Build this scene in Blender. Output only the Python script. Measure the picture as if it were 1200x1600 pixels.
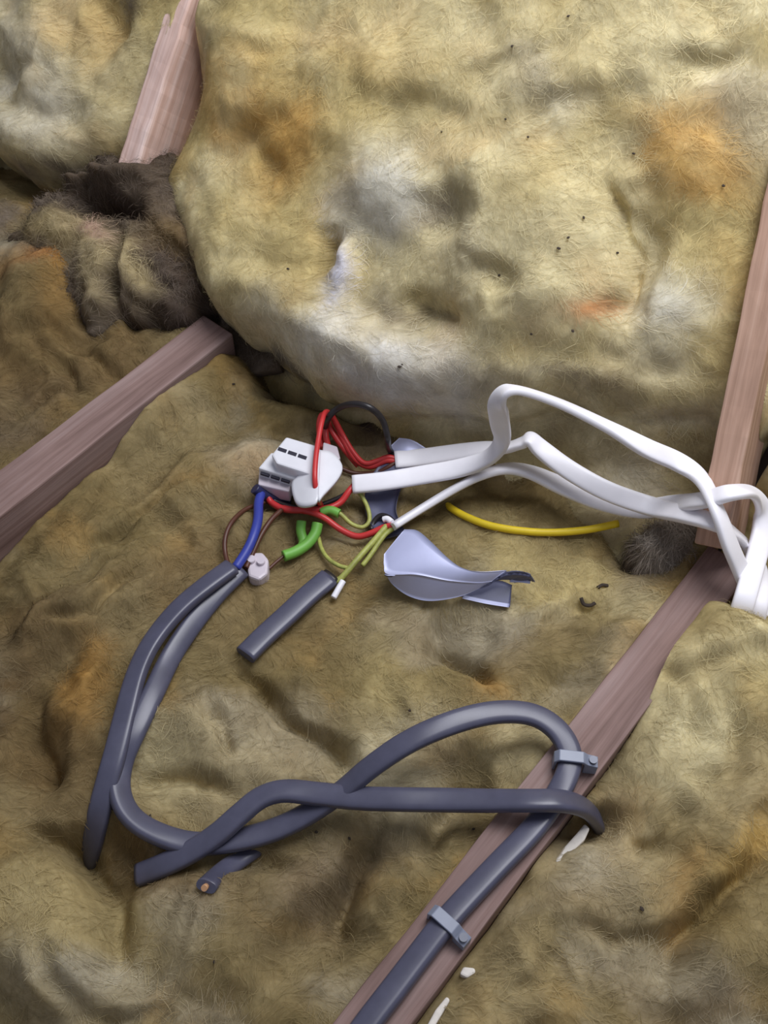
import bpy, bmesh, math, random
import numpy as np
from mathutils import Vector, Matrix

for o in list(bpy.data.objects):
    bpy.data.objects.remove(o)
scene = bpy.context.scene
COL = scene.collection
random.seed(4)

# ------------------------------------------------------------------ camera
F_PX, CAM_H, PITCH, YAW = 1700.0, 0.653, 0.945, 0.692
cam_d = bpy.data.cameras.new('camera')
cam_d.sensor_fit = 'VERTICAL'
cam_d.sensor_height = 24.0
cam_d.lens = 24.0 * F_PX / 1600.0
cam_d.clip_start = 0.01
cam = bpy.data.objects.new('camera', cam_d)
COL.objects.link(cam)
cam.location = (0, 0, CAM_H)
cam.rotation_euler = (math.pi / 2 - PITCH, 0, 0)
scene.camera = cam

# ------------------------------------------------------------------ light
world = bpy.data.worlds.new('loft_ambient')
scene.world = world
world.use_nodes = True
bg = world.node_tree.nodes['Background']
bg.inputs[0].default_value = (0.80, 0.84, 1.0, 1)
bg.inputs[1].default_value = 0.34


def area_light(name, loc, target, sx, sy, power, color):
    d = bpy.data.lights.new(name, 'AREA')
    d.shape = 'RECTANGLE'
    d.size, d.size_y = sx, sy
    d.energy = power
    d.color = color
    o = bpy.data.objects.new(name, d)
    COL.objects.link(o)
    o.location = loc
    o.rotation_euler = (Vector(target) - Vector(loc)).to_track_quat('-Z', 'Y').to_euler()
    return o


area_light('overhead_light', (0.36, 0.74, 1.12), (0.12, 0.66, 0.10), 0.70, 0.70, 18.0, (0.95, 0.96, 1.0))  # unseen area light from above; no window is modelled

vs = scene.view_settings
vs.view_transform = 'Standard'
vs.look = 'None'
vs.gamma = 1.0
vs.exposure = -0.2
vs.use_curve_mapping = False

# ------------------------------------------------------------------ helpers
CAM = np.array([0, 0, CAM_H])
FWD = np.array([0, math.cos(PITCH), -math.sin(PITCH)])
RGT = np.array([1.0, 0, 0])
UPV = np.cross(RGT, FWD)
NU = np.array([math.cos(YAW), -math.sin(YAW), 0])      # across the joists
AL = np.array([math.sin(YAW), math.cos(YAW), 0])       # along the joists
ZV = np.array([0, 0, 1.0])
TAU, V0, Z0 = math.radians(45), 0.455, -0.02            # the bank of wool at the back
BDIR = AL * math.cos(TAU) + ZV * math.sin(TAU)
BNRM = -AL * math.sin(TAU) + ZV * math.cos(TAU)
BORG = AL * V0 + ZV * Z0


def ray(px, py):
    d = FWD * F_PX + RGT * (px - 600) - UPV * (py - 800)
    return d / np.linalg.norm(d)


def at(px, py, z):
    d = ray(px, py)
    return CAM + d * ((z - CAM_H) / d[2])


def floor_uv(px, py, z=-0.03):
    P = at(px, py, z)
    return np.array([P @ NU, P @ AL])


def bank_uv(px, py, off=0.03):
    d = ray(px, py)
    P0 = BORG + BNRM * off
    t = ((P0 - CAM) @ BNRM) / (d @ BNRM)
    P = CAM + d * t
    return np.array([P @ NU, (P - BORG) @ BDIR])


def lin(r, g, b):
    def f(c):
        c /= 255.0
        return c / 12.92 if c <= 0.04045 else ((c + 0.055) / 1.055) ** 2.4
    return (f(r), f(g), f(b))


def tag(o, label, cat, group=None, kind=None):
    if label: o['label'] = label
    if cat: o['category'] = cat
    if group: o['group'] = group
    if kind: o['kind'] = kind
    return o


def empty(name, loc, label, cat, group=None):
    o = bpy.data.objects.new(name, None)
    o.empty_display_size = 0.01
    COL.objects.link(o)
    o.location = Vector([float(c) for c in loc])
    return tag(o, label, cat, group)


def link(name, me, mat, parent=None):
    o = bpy.data.objects.new(name, me)
    COL.objects.link(o)
    if mat: me.materials.append(mat)
    if parent is not None:
        o.parent = parent
        o.matrix_parent_inverse = Matrix.Translation(-parent.location) if parent.type == 'EMPTY' else parent.matrix_basis.inverted()
    return o


def mesh(name, verts, faces, smooth=True):
    me = bpy.data.meshes.new(name)
    me.from_pydata([tuple(map(float, v)) for v in verts], [], faces)
    me.validate()
    if smooth:
        me.polygons.foreach_set('use_smooth', [True] * len(me.polygons))
    me.update()
    return me


def bevelled(verts, faces, w, seg=2, name='m', smooth=False):
    bm = bmesh.new()
    vv = [bm.verts.new(tuple(map(float, v))) for v in verts]
    for f in faces:
        bm.faces.new([vv[i] for i in f])
    bmesh.ops.recalc_face_normals(bm, faces=bm.faces)
    if w > 0:
        bmesh.ops.bevel(bm, geom=list(bm.edges), offset=w, segments=seg, profile=0.5, affect='EDGES', clamp_overlap=True)
    me = bpy.data.meshes.new(name)
    bm.to_mesh(me)
    bm.free()
    if smooth:
        me.polygons.foreach_set('use_smooth', [True] * len(me.polygons))
    return me


def prism(top, down, w=0.0008, name='m'):
    """top: list of 3D points; extruded by vector `down`."""
    n = len(top)
    V = [np.array(p, float) for p in top] + [np.array(p, float) + np.array(down, float) for p in top]
    F = [list(range(n)), list(range(2 * n - 1, n - 1, -1))]
    for i in range(n):
        j = (i + 1) % n
        F.append([i, n + i, n + j, j])
    return bevelled(V, F, w, 2, name)


# --- noise (gradient noise, numpy)
def perlin(x, y, seed):
    rng = np.random.default_rng(seed)
    perm = rng.permutation(256)
    perm = np.concatenate([perm, perm])
    ang = rng.uniform(0, 2 * np.pi, 256)
    gx, gy = np.cos(ang), np.sin(ang)
    xi = np.floor(x).astype(int)
    yi = np.floor(y).astype(int)
    xf, yf = x - xi, y - yi
    u = xf ** 3 * (xf * (xf * 6 - 15) + 10)
    v = yf ** 3 * (yf * (yf * 6 - 15) + 10)

    def g(ix, iy, dx, dy):
        h = perm[perm[ix & 255] + (iy & 255)]
        return gx[h] * dx + gy[h] * dy
    a = g(xi, yi, xf, yf)
    b = g(xi + 1, yi, xf - 1, yf)
    c = g(xi, yi + 1, xf, yf - 1)
    d = g(xi + 1, yi + 1, xf - 1, yf - 1)
    return (a + u * (b - a) + v * ((c + u * (d - c)) - (a + u * (b - a)))) * 1.5


def fbm(x, y, scale, octaves, seed, gain=0.5):
    t = np.zeros_like(x)
    a, s = 1.0, scale
    for k in range(octaves):
        t += a * perlin(x * s + 17.3 * k, y * s + 5.1 * k, seed + k)
        a *= gain
        s *= 2.03
    return t


def ridged(x, y, scale, octaves, seed):
    t = np.zeros_like(x)
    a, s = 1.0, scale
    for k in range(octaves):
        t += a * (1 - np.abs(perlin(x * s + 3.3 * k, y * s + 9.1 * k, seed + k)) * 2.0)
        a *= 0.5
        s *= 2.1
    return t


def sstep(a, b, x):
    t = np.clip((x - a) / (b - a), 0, 1)
    return t * t * (3 - 2 * t)


def blob(U, V, mp, px, py, rx, ry, ang, p=1.0):
    """soft ellipse given by its size in the photo, laid on the surface"""
    c = mp(px, py)
    J = np.stack([(mp(px + 4, py) - c) / 4, (mp(px, py + 4) - c) / 4], 1)
    Ji = np.linalg.inv(J)
    du, dv = U - c[0], V - c[1]
    ex = Ji[0, 0] * du + Ji[0, 1] * dv
    ey = Ji[1, 0] * du + Ji[1, 1] * dv
    a = math.radians(ang)
    qx = (ex * math.cos(a) + ey * math.sin(a)) / rx
    qy = (-ex * math.sin(a) + ey * math.cos(a)) / ry
    return np.exp(-(qx * qx + qy * qy) ** p)


def polydist(U, V, pts):
    best = np.full(U.shape, 1e9)
    side = np.zeros(U.shape)
    for a, b in zip(pts[:-1], pts[1:]):
        d = b - a
        L2 = d @ d
        t = np.clip(((U - a[0]) * d[0] + (V - a[1]) * d[1]) / L2, 0, 1)
        ex, ey = U - a[0] - t * d[0], V - a[1] - t * d[1]
        r = np.hypot(ex, ey)
        cr = (d[0] * ey - d[1] * ex) / math.sqrt(L2)
        m = r < best
        best = np.where(m, r, best)
        side = np.where(m, cr, side)
    return best, side


def taper(U, V, pts):
    """1 along the line, fading towards its two ends"""
    tot = sum(np.linalg.norm(b - a) for a, b in zip(pts[:-1], pts[1:]))
    d0 = np.hypot(U - pts[0][0], V - pts[0][1])
    d1 = np.hypot(U - pts[-1][0], V - pts[-1][1])
    return sstep(0, 0.3 * tot, d0) * sstep(0, 0.3 * tot, d1)


# ------------------------------------------------------------------ materials
def new_mat(name):
    m = bpy.data.materials.new(name)
    m.use_nodes = True
    nt = m.node_tree
    b = nt.nodes['Principled BSDF']
    return m, nt, b


def ramp(nt, fac, stops):
    r = nt.nodes.new('ShaderNodeValToRGB')
    while len(r.color_ramp.elements) < len(stops):
        r.color_ramp.elements.new(0.5)
    for e, (p, c) in zip(r.color_ramp.elements, stops):
        e.position = p
        e.color = (*c, 1)
    nt.links.new(fac, r.inputs[0])
    return r.outputs[0]


def noise(nt, vec, scale, detail=4, rough=0.55, dist=0.0):
    n = nt.nodes.new('ShaderNodeTexNoise')
    n.inputs['Scale'].default_value = scale
    n.inputs['Detail'].default_value = detail
    n.inputs['Roughness'].default_value = rough
    n.inputs['Distortion'].default_value = dist
    if vec is not None:
        nt.links.new(vec, n.inputs['Vector'])
    return n.outputs['Fac']


def coords(nt, scale=(1, 1, 1), rot=(0, 0, 0)):
    tc = nt.nodes.new('ShaderNodeTexCoord')
    mp = nt.nodes.new('ShaderNodeMapping')
    mp.inputs['Scale'].default_value = scale
    mp.inputs['Rotation'].default_value = rot
    nt.links.new(tc.outputs['Object'], mp.inputs['Vector'])
    return mp.outputs['Vector']


def mixc(nt, fac, a, b, mode='MIX'):
    m = nt.nodes.new('ShaderNodeMix')
    m.data_type = 'RGBA'
    m.blend_type = mode
    for sock, val in ((m.inputs[0], fac), (m.inputs[6], a), (m.inputs[7], b)):
        if isinstance(val, (int, float)):
            sock.default_value = val
        elif isinstance(val, tuple):
            sock.default_value = (*val, 1) if len(val) == 3 else val
        else:
            nt.links.new(val, sock)
    return m.outputs[2]


def bump(nt, b, height, strength, dist):
    n = nt.nodes.new('ShaderNodeBump')
    n.inputs['Strength'].default_value = strength
    n.inputs['Distance'].default_value = dist
    nt.links.new(height, n.inputs['Height'])
    nt.links.new(n.outputs[0], b.inputs['Normal'])


def wool_material():
    m, nt, b = new_mat('mineral_wool')
    at_ = nt.nodes.new('ShaderNodeVertexColor')
    at_.layer_name = 'wool_tint'
    v = coords(nt)
    n1 = noise(nt, v, 55, 5, 0.6, 0.6)
    n2 = noise(nt, v, 420, 3, 0.6, 0.3)
    c1 = ramp(nt, n1, [(0.3, (0.80, 0.78, 0.74)), (0.7, (1.15, 1.15, 1.15))])
    c2 = ramp(nt, n2, [(0.3, (0.90, 0.90, 0.90)), (0.7, (1.07, 1.07, 1.07))])
    c = mixc(nt, 1.0, at_.outputs[0], c1, 'MULTIPLY')
    c = mixc(nt, 1.0, c, c2, 'MULTIPLY')
    nt.links.new(c, b.inputs['Base Color'])
    b.inputs['Roughness'].default_value = 1.0
    b.inputs['Specular IOR Level'].default_value = 0.05
    m.node_tree.nodes['Principled BSDF'].subsurface_method = 'BURLEY'
    b.inputs['Subsurface Weight'].default_value = 0.8
    b.inputs['Subsurface Radius'].default_value = (1.0, 0.85, 0.55)
    b.inputs['Subsurface Scale'].default_value = 0.007
    mx = nt.nodes.new('ShaderNodeMath')
    mx.operation = 'MULTIPLY_ADD'
    nt.links.new(n2, mx.inputs[0])
    mx.inputs[1].default_value = 0.25
    nt.links.new(n1, mx.inputs[2])
    bump(nt, b, mx.outputs[0], 0.2, 0.004)
    return m


def wood_material(name, c_dark, c_mid, c_light, rough=0.75):
    m, nt, b = new_mat(name)
    v = coords(nt, (1, 1, 0.045))       # grain runs along the timber's own z axis
    n1 = noise(nt, v, 90, 5, 0.6, 0.8)
    n2 = noise(nt, coords(nt, (1, 1, 0.03)), 420, 3, 0.6)
    n3 = noise(nt, coords(nt), 14, 3, 0.6)
    c = ramp(nt, n1, [(0.25, c_dark), (0.5, c_mid), (0.8, c_light)])
    c2 = ramp(nt, n2, [(0.3, (0.86, 0.85, 0.84)), (0.65, (1.05, 1.05, 1.05))])
    c3 = ramp(nt, n3, [(0.3, (0.86, 0.84, 0.84)), (0.7, (1.1, 1.1, 1.1))])
    c = mixc(nt, 1.0, c, c2, 'MULTIPLY')
    c = mixc(nt, 1.0, c, c3, 'MULTIPLY')
    nt.links.new(c, b.inputs['Base Color'])
    b.inputs['Roughness'].default_value = rough
    b.inputs['Specular IOR Level'].default_value = 0.25
    bump(nt, b, n2, 0.25, 0.001)
    return m


def plastic(name, col, rough=0.45, var=0.08, spec=0.5, scale=60, coat=0.0, bumpd=0.0):
    m, nt, b = new_mat(name)
    n = noise(nt, coords(nt), scale, 4, 0.6)
    lo = tuple(c * (1 - var) for c in col)
    hi = tuple(min(1, c * (1 + var)) for c in col)
    nt.links.new(ramp(nt, n, [(0.3, lo), (0.7, hi)]), b.inputs['Base Color'])
    b.inputs['Roughness'].default_value = rough
    b.inputs['Specular IOR Level'].default_value = spec
    b.inputs['Coat Weight'].default_value = coat
    if bumpd:
        bump(nt, b, n, 0.3, bumpd)
    return m


WOOL = wool_material()
WOOD = wood_material('joist_timber', lin(104, 82, 76), lin(138, 114, 108), lin(156, 136, 132))
WOOD2 = wood_material('rafter_timber', lin(206, 168, 150), lin(234, 204, 192), lin(246, 228, 222))
WOOD3 = wood_material('upright_timber', lin(158, 126, 106), lin(188, 154, 134), lin(206, 178, 160))
M_WHITE = plastic('white_cable_sheath', lin(240, 238, 244), 0.4, 0.03)
M_GREY = plastic('grey_cable_sheath', lin(76, 76, 94), 0.33, 0.12)
M_GREYCUT = plastic('grey_sheath_cut', lin(40, 40, 46), 0.7)
M_RED = plastic('red_core', lin(196, 52, 52), 0.4)
M_BLACK = plastic('black_core', lin(38, 34, 36), 0.4)
M_BROWN = plastic('brown_core', lin(84, 48, 34), 0.45)
M_BLUE = plastic('blue_core', lin(50, 62, 150), 0.45)
M_NAVY = plastic('navy_sleeve', lin(34, 36, 74), 0.45)
M_GREEN = plastic('green_sleeve', lin(110, 172, 70), 0.5)
M_OLIVE = plastic('green_yellow_core', lin(160, 164, 84), 0.5, 0.25, scale=220)
M_YELLOW = plastic('yellow_core', lin(236, 206, 40), 0.5)
M_CONN = plastic('white_connector_plastic', lin(222, 222, 228), 0.35, 0.04)
M_CLEAR = plastic('milky_connector_plastic', lin(206, 196, 204), 0.3, 0.06)
M_SLOT = plastic('connector_slot', lin(36, 34, 50), 0.7)
M_COPPER = plastic('copper_end', lin(196, 150, 110), 0.35)
M_CLIP = plastic('clip_plastic', lin(128, 134, 152), 0.4)
M_STEEL = plastic('clip_nail_steel', lin(96, 98, 106), 0.5)
M_STEEL.node_tree.nodes['Principled BSDF'].inputs['Metallic'].default_value = 0.9
M_PLASTER = plastic('plaster', lin(222, 216, 208), 0.9, 0.1, 0.1, 180, 0, 0.001)
M_BOARD = plastic('plasterboard', lin(150, 140, 128), 0.95, 0.12, 0.1, 20)
M_SARK = plastic('roof_underlay', lin(58, 48, 44), 0.9, 0.2, 0.1, 30)
M_SPECK = plastic('dark_speck', lin(56, 46, 38), 0.9)
M_FOIL = plastic('silver_foil', lin(184, 188, 220), 0.42, 0.05, 0.5, 25, 0, 0.0006)
M_FOIL.node_tree.nodes['Principled BSDF'].inputs['Metallic'].default_value = 0.15
M_FOILSHADE = plastic('shaded_foil', lin(84, 86, 112), 0.4, 0.1)  # darker copy of the foil, standing in for shade on turned-away parts

# ------------------------------------------------------------------ wool colours (own tones; the dim and soot ones also carry shade)
C_OCHRE = np.array(lin(196, 178, 124))
C_DIM = np.array(lin(130, 114, 77))  # dim set for the floor bays: weaker light put into the wool colour
C_DIMCREAM = np.array(lin(178, 162, 122))
C_DIMPALE = np.array(lin(182, 174, 154))
C_DIMGOLD = np.array(lin(174, 132, 70))
C_CREAM = np.array(lin(216, 204, 162))
C_TAN = np.array(lin(132, 110, 74))
C_GOLD = np.array(lin(206, 164, 92))
C_PALE = np.array(lin(212, 207, 190))
C_DUST = np.array(lin(120, 108, 96))
C_SOOTSHADE = np.array(lin(66, 54, 48))  # soot tone, also painted into the lip gap and pits as shade


def wool_colors(U, V, mp, spots, seed, base_mix=(0.5, 0.5), base=None):
    C_OCHRE = globals()['C_OCHRE'] if base is None else base
    wu = U + 0.02 * fbm(U, V, 14, 2, seed + 50)
    wv = V + 0.02 * fbm(U, V, 14, 2, seed + 60)
    a = sstep(-0.5, 0.6, fbm(wu, wv, 9, 4, seed))[..., None]
    b = sstep(0.05, 0.7, fbm(wu, wv, 12, 4, seed + 9))[..., None]
    c = sstep(0.25, 0.9, fbm(wu, wv, 7, 3, seed + 19))[..., None]
    d = sstep(0.2, 0.9, fbm(wu, wv, 16, 4, seed + 29))[..., None]
    cream = C_CREAM if base is None else np.array(lin(176, 160, 122))
    col = C_OCHRE * (1 - a * base_mix[0]) + cream * a * base_mix[0]
    col = col * (1 - 0.6 * b * base_mix[1]) + C_TAN * 0.6 * b * base_mix[1]
    col = col * (1 - 0.35 * c) + C_PALE * 0.35 * c
    col = col * (1 - 0.25 * d) + C_GOLD * 0.25 * d
    n = 1 + 0.55 * fbm(wu, wv, 24, 3, seed + 39)
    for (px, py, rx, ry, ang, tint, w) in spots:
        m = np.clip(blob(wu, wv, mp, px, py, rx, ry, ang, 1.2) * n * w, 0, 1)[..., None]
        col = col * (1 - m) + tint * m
    return np.clip(col, 0, 1)


GRIDS, TUFTS = [], []


def grid_object(name, P, colors, label, group=None, parent=None):
    ny, nx = P.shape[:2]
    me = bpy.data.meshes.new(name)
    me.vertices.add(nx * ny)
    me.vertices.foreach_set('co', P.reshape(-1).astype(np.float32))
    idx = np.arange(nx * ny).reshape(ny, nx)
    q = np.stack([idx[:-1, :-1], idx[:-1, 1:], idx[1:, 1:], idx[1:, :-1]], -1).reshape(-1, 4)
    nf = len(q)
    me.loops.add(nf * 4)
    me.loops.foreach_set('vertex_index', q.reshape(-1).astype(np.int32))
    me.polygons.add(nf)
    me.polygons.foreach_set('loop_start', np.arange(0, nf * 4, 4, dtype=np.int32))
    me.polygons.foreach_set('loop_total', np.full(nf, 4, dtype=np.int32))
    me.polygons.foreach_set('use_smooth', np.ones(nf, dtype=bool))
    me.update()
    ca = me.color_attributes.new('wool_tint', 'FLOAT_COLOR', 'POINT')
    rgba = np.ones((nx * ny, 4), np.float32)
    rgba[:, :3] = colors.reshape(-1, 3)
    ca.data.foreach_set('color', rgba.reshape(-1))
    o = link(name, me, WOOL, parent)
    GRIDS.append((o, P, colors))
    if label:
        tag(o, label, 'insulation', group)
    return o


def skirt(P, down):
    """close a sheet of wool: its four edges turn down by `down` so it is a slab, not a card"""
    def ext(A, axis):
        first = np.take(A, [0], axis) + down
        last = np.take(A, [-1], axis) + down
        return np.concatenate([first, A, last], axis)
    return ext(ext(P, 0), 1)


def skirt_c(C):
    return np.pad(C, ((1, 1), (1, 1), (0, 0)), mode='edge')


def add_features(U, V, mp, bumps, creases, steps=()):
    h = np.zeros_like(U)
    wu = U + 0.008 * fbm(U, V, 22, 2, 501)
    wv = V + 0.008 * fbm(U, V, 22, 2, 601)
    for (px, py, rx, ry, ang, amp) in bumps:
        h += amp * blob(wu, wv, mp, px, py, rx, ry, ang, 1.3)
    for (pts, width, depth) in creases:
        q = [mp(*p) for p in pts]
        d, _ = polydist(wu, wv, q)
        h -= depth * np.exp(-(d / width) ** 2) * taper(wu, wv, q)
    for (pts, width, amp, reach) in steps:       # one side stands proud: a fold lying over the next
        q = [mp(*p) for p in pts]
        d, s = polydist(wu, wv, q)
        h += amp * sstep(-width, width, s) * np.exp(-(np.maximum(s, 0) / reach) ** 2) * np.exp(-(np.maximum(d - np.abs(s), 0) / 0.015) ** 2) * taper(wu, wv, q)
    return h


# ------------------------------------------------------------------ timber
U_LJ = (-0.5517, -0.5168)
U_RJ = (-0.1007, -0.0667)


def timber(name, p0, p1, across, normal, w, depth, mat, label, cat):
    """beam from p0 to p1 (centre line of its face); local z runs along it"""
    p0, p1 = np.array(p0, float), np.array(p1, float)
    ax = p1 - p0
    L = np.linalg.norm(ax)
    ax /= L
    nr = np.array(normal, float)
    nr = nr - ax * (nr @ ax)
    nr /= np.linalg.norm(nr)
    ac = np.cross(nr, ax)
    n = 24
    V, Fc = [], []
    rr = random.Random(len(name) * 7)
    for i in range(n + 1):
        z = L * i / n
        for (x, y) in ((-w / 2, 0), (w / 2, 0), (w / 2, -depth), (-w / 2, -depth)):
            V.append((x + rr.uniform(-1, 1) * 0.0005, y + rr.uniform(-1, 1) * 0.0004, z))
    for i in range(n):
        for k in range(4):
            a, b_ = i * 4 + k, i * 4 + (k + 1) % 4
            Fc.append([a, b_, b_ + 4, a + 4])
    Fc.append([0, 1, 2, 3]); Fc.append([n * 4 + 3, n * 4 + 2, n * 4 + 1, n * 4])
    bm = bmesh.new()
    vv = [bm.verts.new(v) for v in V]
    for f in Fc: bm.faces.new([vv[i] for i in f])
    bmesh.ops.recalc_face_normals(bm, faces=bm.faces)
    ed = [e for e in bm.edges if len(e.link_faces) == 2 and e.calc_face_angle() > 0.8]
    bmesh.ops.bevel(bm, geom=ed, offset=0.0016, segments=2, profile=0.5, affect='EDGES')
    me = bpy.data.meshes.new(name)
    bm.to_mesh(me)
    bm.free()
    o = link(name, me, mat)
    M = Matrix(((ac[0], nr[0], ax[0], p0[0]), (ac[1], nr[1], ax[1], p0[1]), (ac[2], nr[2], ax[2], p0[2]), (0, 0, 0, 1)))
    o.matrix_world = M
    return tag(o, label, cat)


def uvz(u, v, z): return NU * u + AL * v + ZV * z


timber('floor_joist', uvz(sum(U_LJ) / 2, -0.35, 0), uvz(sum(U_LJ) / 2, 0.425, 0), NU, ZV, 0.035, 0.095, WOOD,
       'bare wooden joist at the left, its sawn end below torn dark wool', 'joist')
timber('floor_joist', uvz(sum(U_RJ) / 2, -0.35, 0), uvz(sum(U_RJ) / 2, 0.492, 0), NU, ZV, 0.034, 0.095, WOOD,
       'reddish wooden joist at the right carrying the clipped grey cable', 'joist')


def bank_pt(u, s, h=0.0): return NU * u + BORG + BDIR * s + BNRM * h


# edge-on boards between the bank's wool; line given on the bank plane
def rafter(pa, pb, w, depth, h, label, mat, ext=(0.1, 0.1)):
    a, b = bank_uv(*pa, off=h), bank_uv(*pb, off=h)
    d = (b - a) / np.linalg.norm(b - a)
    a = a - d * ext[0]
    b = b + d * ext[1]
    return timber('rafter', bank_pt(a[0], a[1], h), bank_pt(b[0], b[1], h), NU, BNRM, w, depth, mat, label, 'rafter')


rafter((197, 262), (280, 0), 0.022, 0.11, 0.050, 'pale pink timber board edge showing at the upper left between wool', WOOD2, (0.012, 0.12))
rafter((1131, 744), (1212, 350), 0.022, 0.08, 0.02, 'pinkish upright timber at the right edge above the white cables', WOOD3, (0.05, 0.25))

# ------------------------------------------------------------------ below and behind the wool
me = bevelled([uvz(u, v, z) for z in (-0.115, -0.10) for (u, v) in ((-1.3, -0.5), (0.6, -0.5), (0.6, 0.62), (-1.3, 0.62))],
              [[0, 1, 2, 3], [4, 5, 6, 7], [0, 1, 5, 4], [1, 2, 6, 5], [2, 3, 7, 6], [3, 0, 4, 7]], 0.0)
tag(link('floor', me, M_BOARD), None, None, None, 'structure')
me = bevelled([bank_pt(u, s, h) for h in (-0.145, -0.13) for (u, s) in ((-1.3, -0.1), (0.6, -0.1), (0.6, 1.0), (-1.3, 1.0))],
              [[0, 1, 2, 3], [4, 5, 6, 7], [0, 1, 5, 4], [1, 2, 6, 5], [2, 3, 7, 6], [3, 0, 4, 7]], 0.0)
tag(link('wall_back', me, M_SARK), None, None, None, 'structure')

# ------------------------------------------------------------------ wool between the joists
WG = 'quilts of mineral wool'


def bay(name, u0, u1, v0, v1, step, level, bumps, creases, steps, spots, seed, label, rough=1.0, mix=(0.5, 0.5), lap=None):
    nu, nv = int((u1 - u0) / step) + 1, int((v1 - v0) / step) + 1
    U, V = np.meshgrid(np.linspace(u0, u1, nu), np.linspace(v0, v1, nv))
    h = level(U, V)
    h = h + add_features(U, V, floor_uv, bumps, creases, steps)
    wu = U + 0.02 * fbm(U, V, 10, 2, seed + 1)
    wv = V + 0.02 * fbm(U, V, 10, 2, seed + 2)
    h += rough * (0.0095 * fbm(wu, wv, 11, 2, seed + 3) + 0.0055 * (ridged(wu, wv, 13, 2, seed + 4) - 0.8)
                  + 0.0030 * fbm(wu, wv, 34, 2, seed + 5) + 0.0006 * fbm(U, V, 120, 2, seed + 6))
    if lap is not None:
        U = U + lap(U, V)
    P = U[..., None] * NU + V[..., None] * AL + h[..., None] * ZV
    C = wool_colors(U, V, floor_uv, spots, seed + 7, mix, C_DIM)
    Pk = skirt(P, -0.055 * ZV)
    return grid_object(name, Pk, skirt_c(C), label, WG)


ST = 0.0018
# -- middle bay
mid_b = [(60, 1450, 130, 110, 20, 0.030), (110, 1530, 90, 60, 0, 0.018), (330, 1480, 110, 90, 30, 0.012),
         (430, 720, 150, 40, -14, 0.010), (300, 770, 120, 36, -30, 0.012), (120, 950, 110, 30, -28, 0.014),
         (60, 1010, 110, 26, -28, 0.010), (330, 1150, 110, 60, 10, 0.012), (620, 1140, 120, 70, -30, 0.010),
         (820, 880, 130, 70, 0, 0.008), (900, 1010, 70, 80, 20, 0.012), (640, 1230, 80, 90, 10, 0.010), (420, 1420, 90, 60, -10, 0.012),
         (560, 700, 120, 30, 5, -0.012), (1010, 840, 60, 60, 0, -0.026), (1060, 790, 80, 40, 0, -0.022), (170, 1340, 70, 50, 20, -0.020),
         (520, 1420, 50, 110, 40, -0.014), (720, 1010, 50, 40, 40, -0.012), (60, 1180, 50, 60, 0, -0.015), (500, 800, 80, 50, 0, -0.006)]
mid_c = [([(400, 550), (460, 580), (540, 625), (600, 650)], 0.012, 0.018), ([(330, 1023), (433, 1107), (541, 1198), (590, 1260)], 0.006, 0.011), ([(304, 1100), (352, 1138), (380, 1190)], 0.005, 0.008),
         ([(190, 1225), (300, 1215), (400, 1235)], 0.005, 0.007), ([(0, 1290), (110, 1320), (180, 1400), (190, 1500), (140, 1600)], 0.008, 0.014),
         ([(60, 1520), (130, 1580), (230, 1590)], 0.005, 0.008), ([(650, 970), (720, 1020), (790, 1090)], 0.007, 0.011),
         ([(560, 1260), (570, 1330), (520, 1420), (560, 1500)], 0.008, 0.012), ([(20, 965), (120, 925), (190, 870)], 0.004, 0.007),
         ([(40, 1000), (150, 960), (240, 890)], 0.004, 0.007), ([(330, 800), (430, 770), (560, 770)], 0.006, 0.006),
         ([(120, 870), (230, 800), (330, 740)], 0.005, 0.007), ([(60, 1060), (50, 1140), (70, 1240)], 0.007, 0.010),
         ([(640, 1360), (700, 1290), (760, 1220)], 0.008, 0.010), ([(380, 690), (480, 670), (600, 680)], 0.005, 0.006),
         ([(300, 1380), (400, 1350), (480, 1340)], 0.006, 0.008), ([(840, 1010), (900, 960), (960, 960)], 0.005, 0.007)]
mid_s = [([(90, 905), (250, 830), (420, 800)], 0.004, -0.007, 0.02), ([(100, 1150), (140, 1060), (200, 1000)], 0.006, 0.010, 0.03),
         ([(200, 1260), (340, 1300), (480, 1280)], 0.006, -0.008, 0.03)]
C_BROWN = np.array(lin(102, 84, 58))  # brown wool tone, also standing in for weaker light on the left
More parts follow.
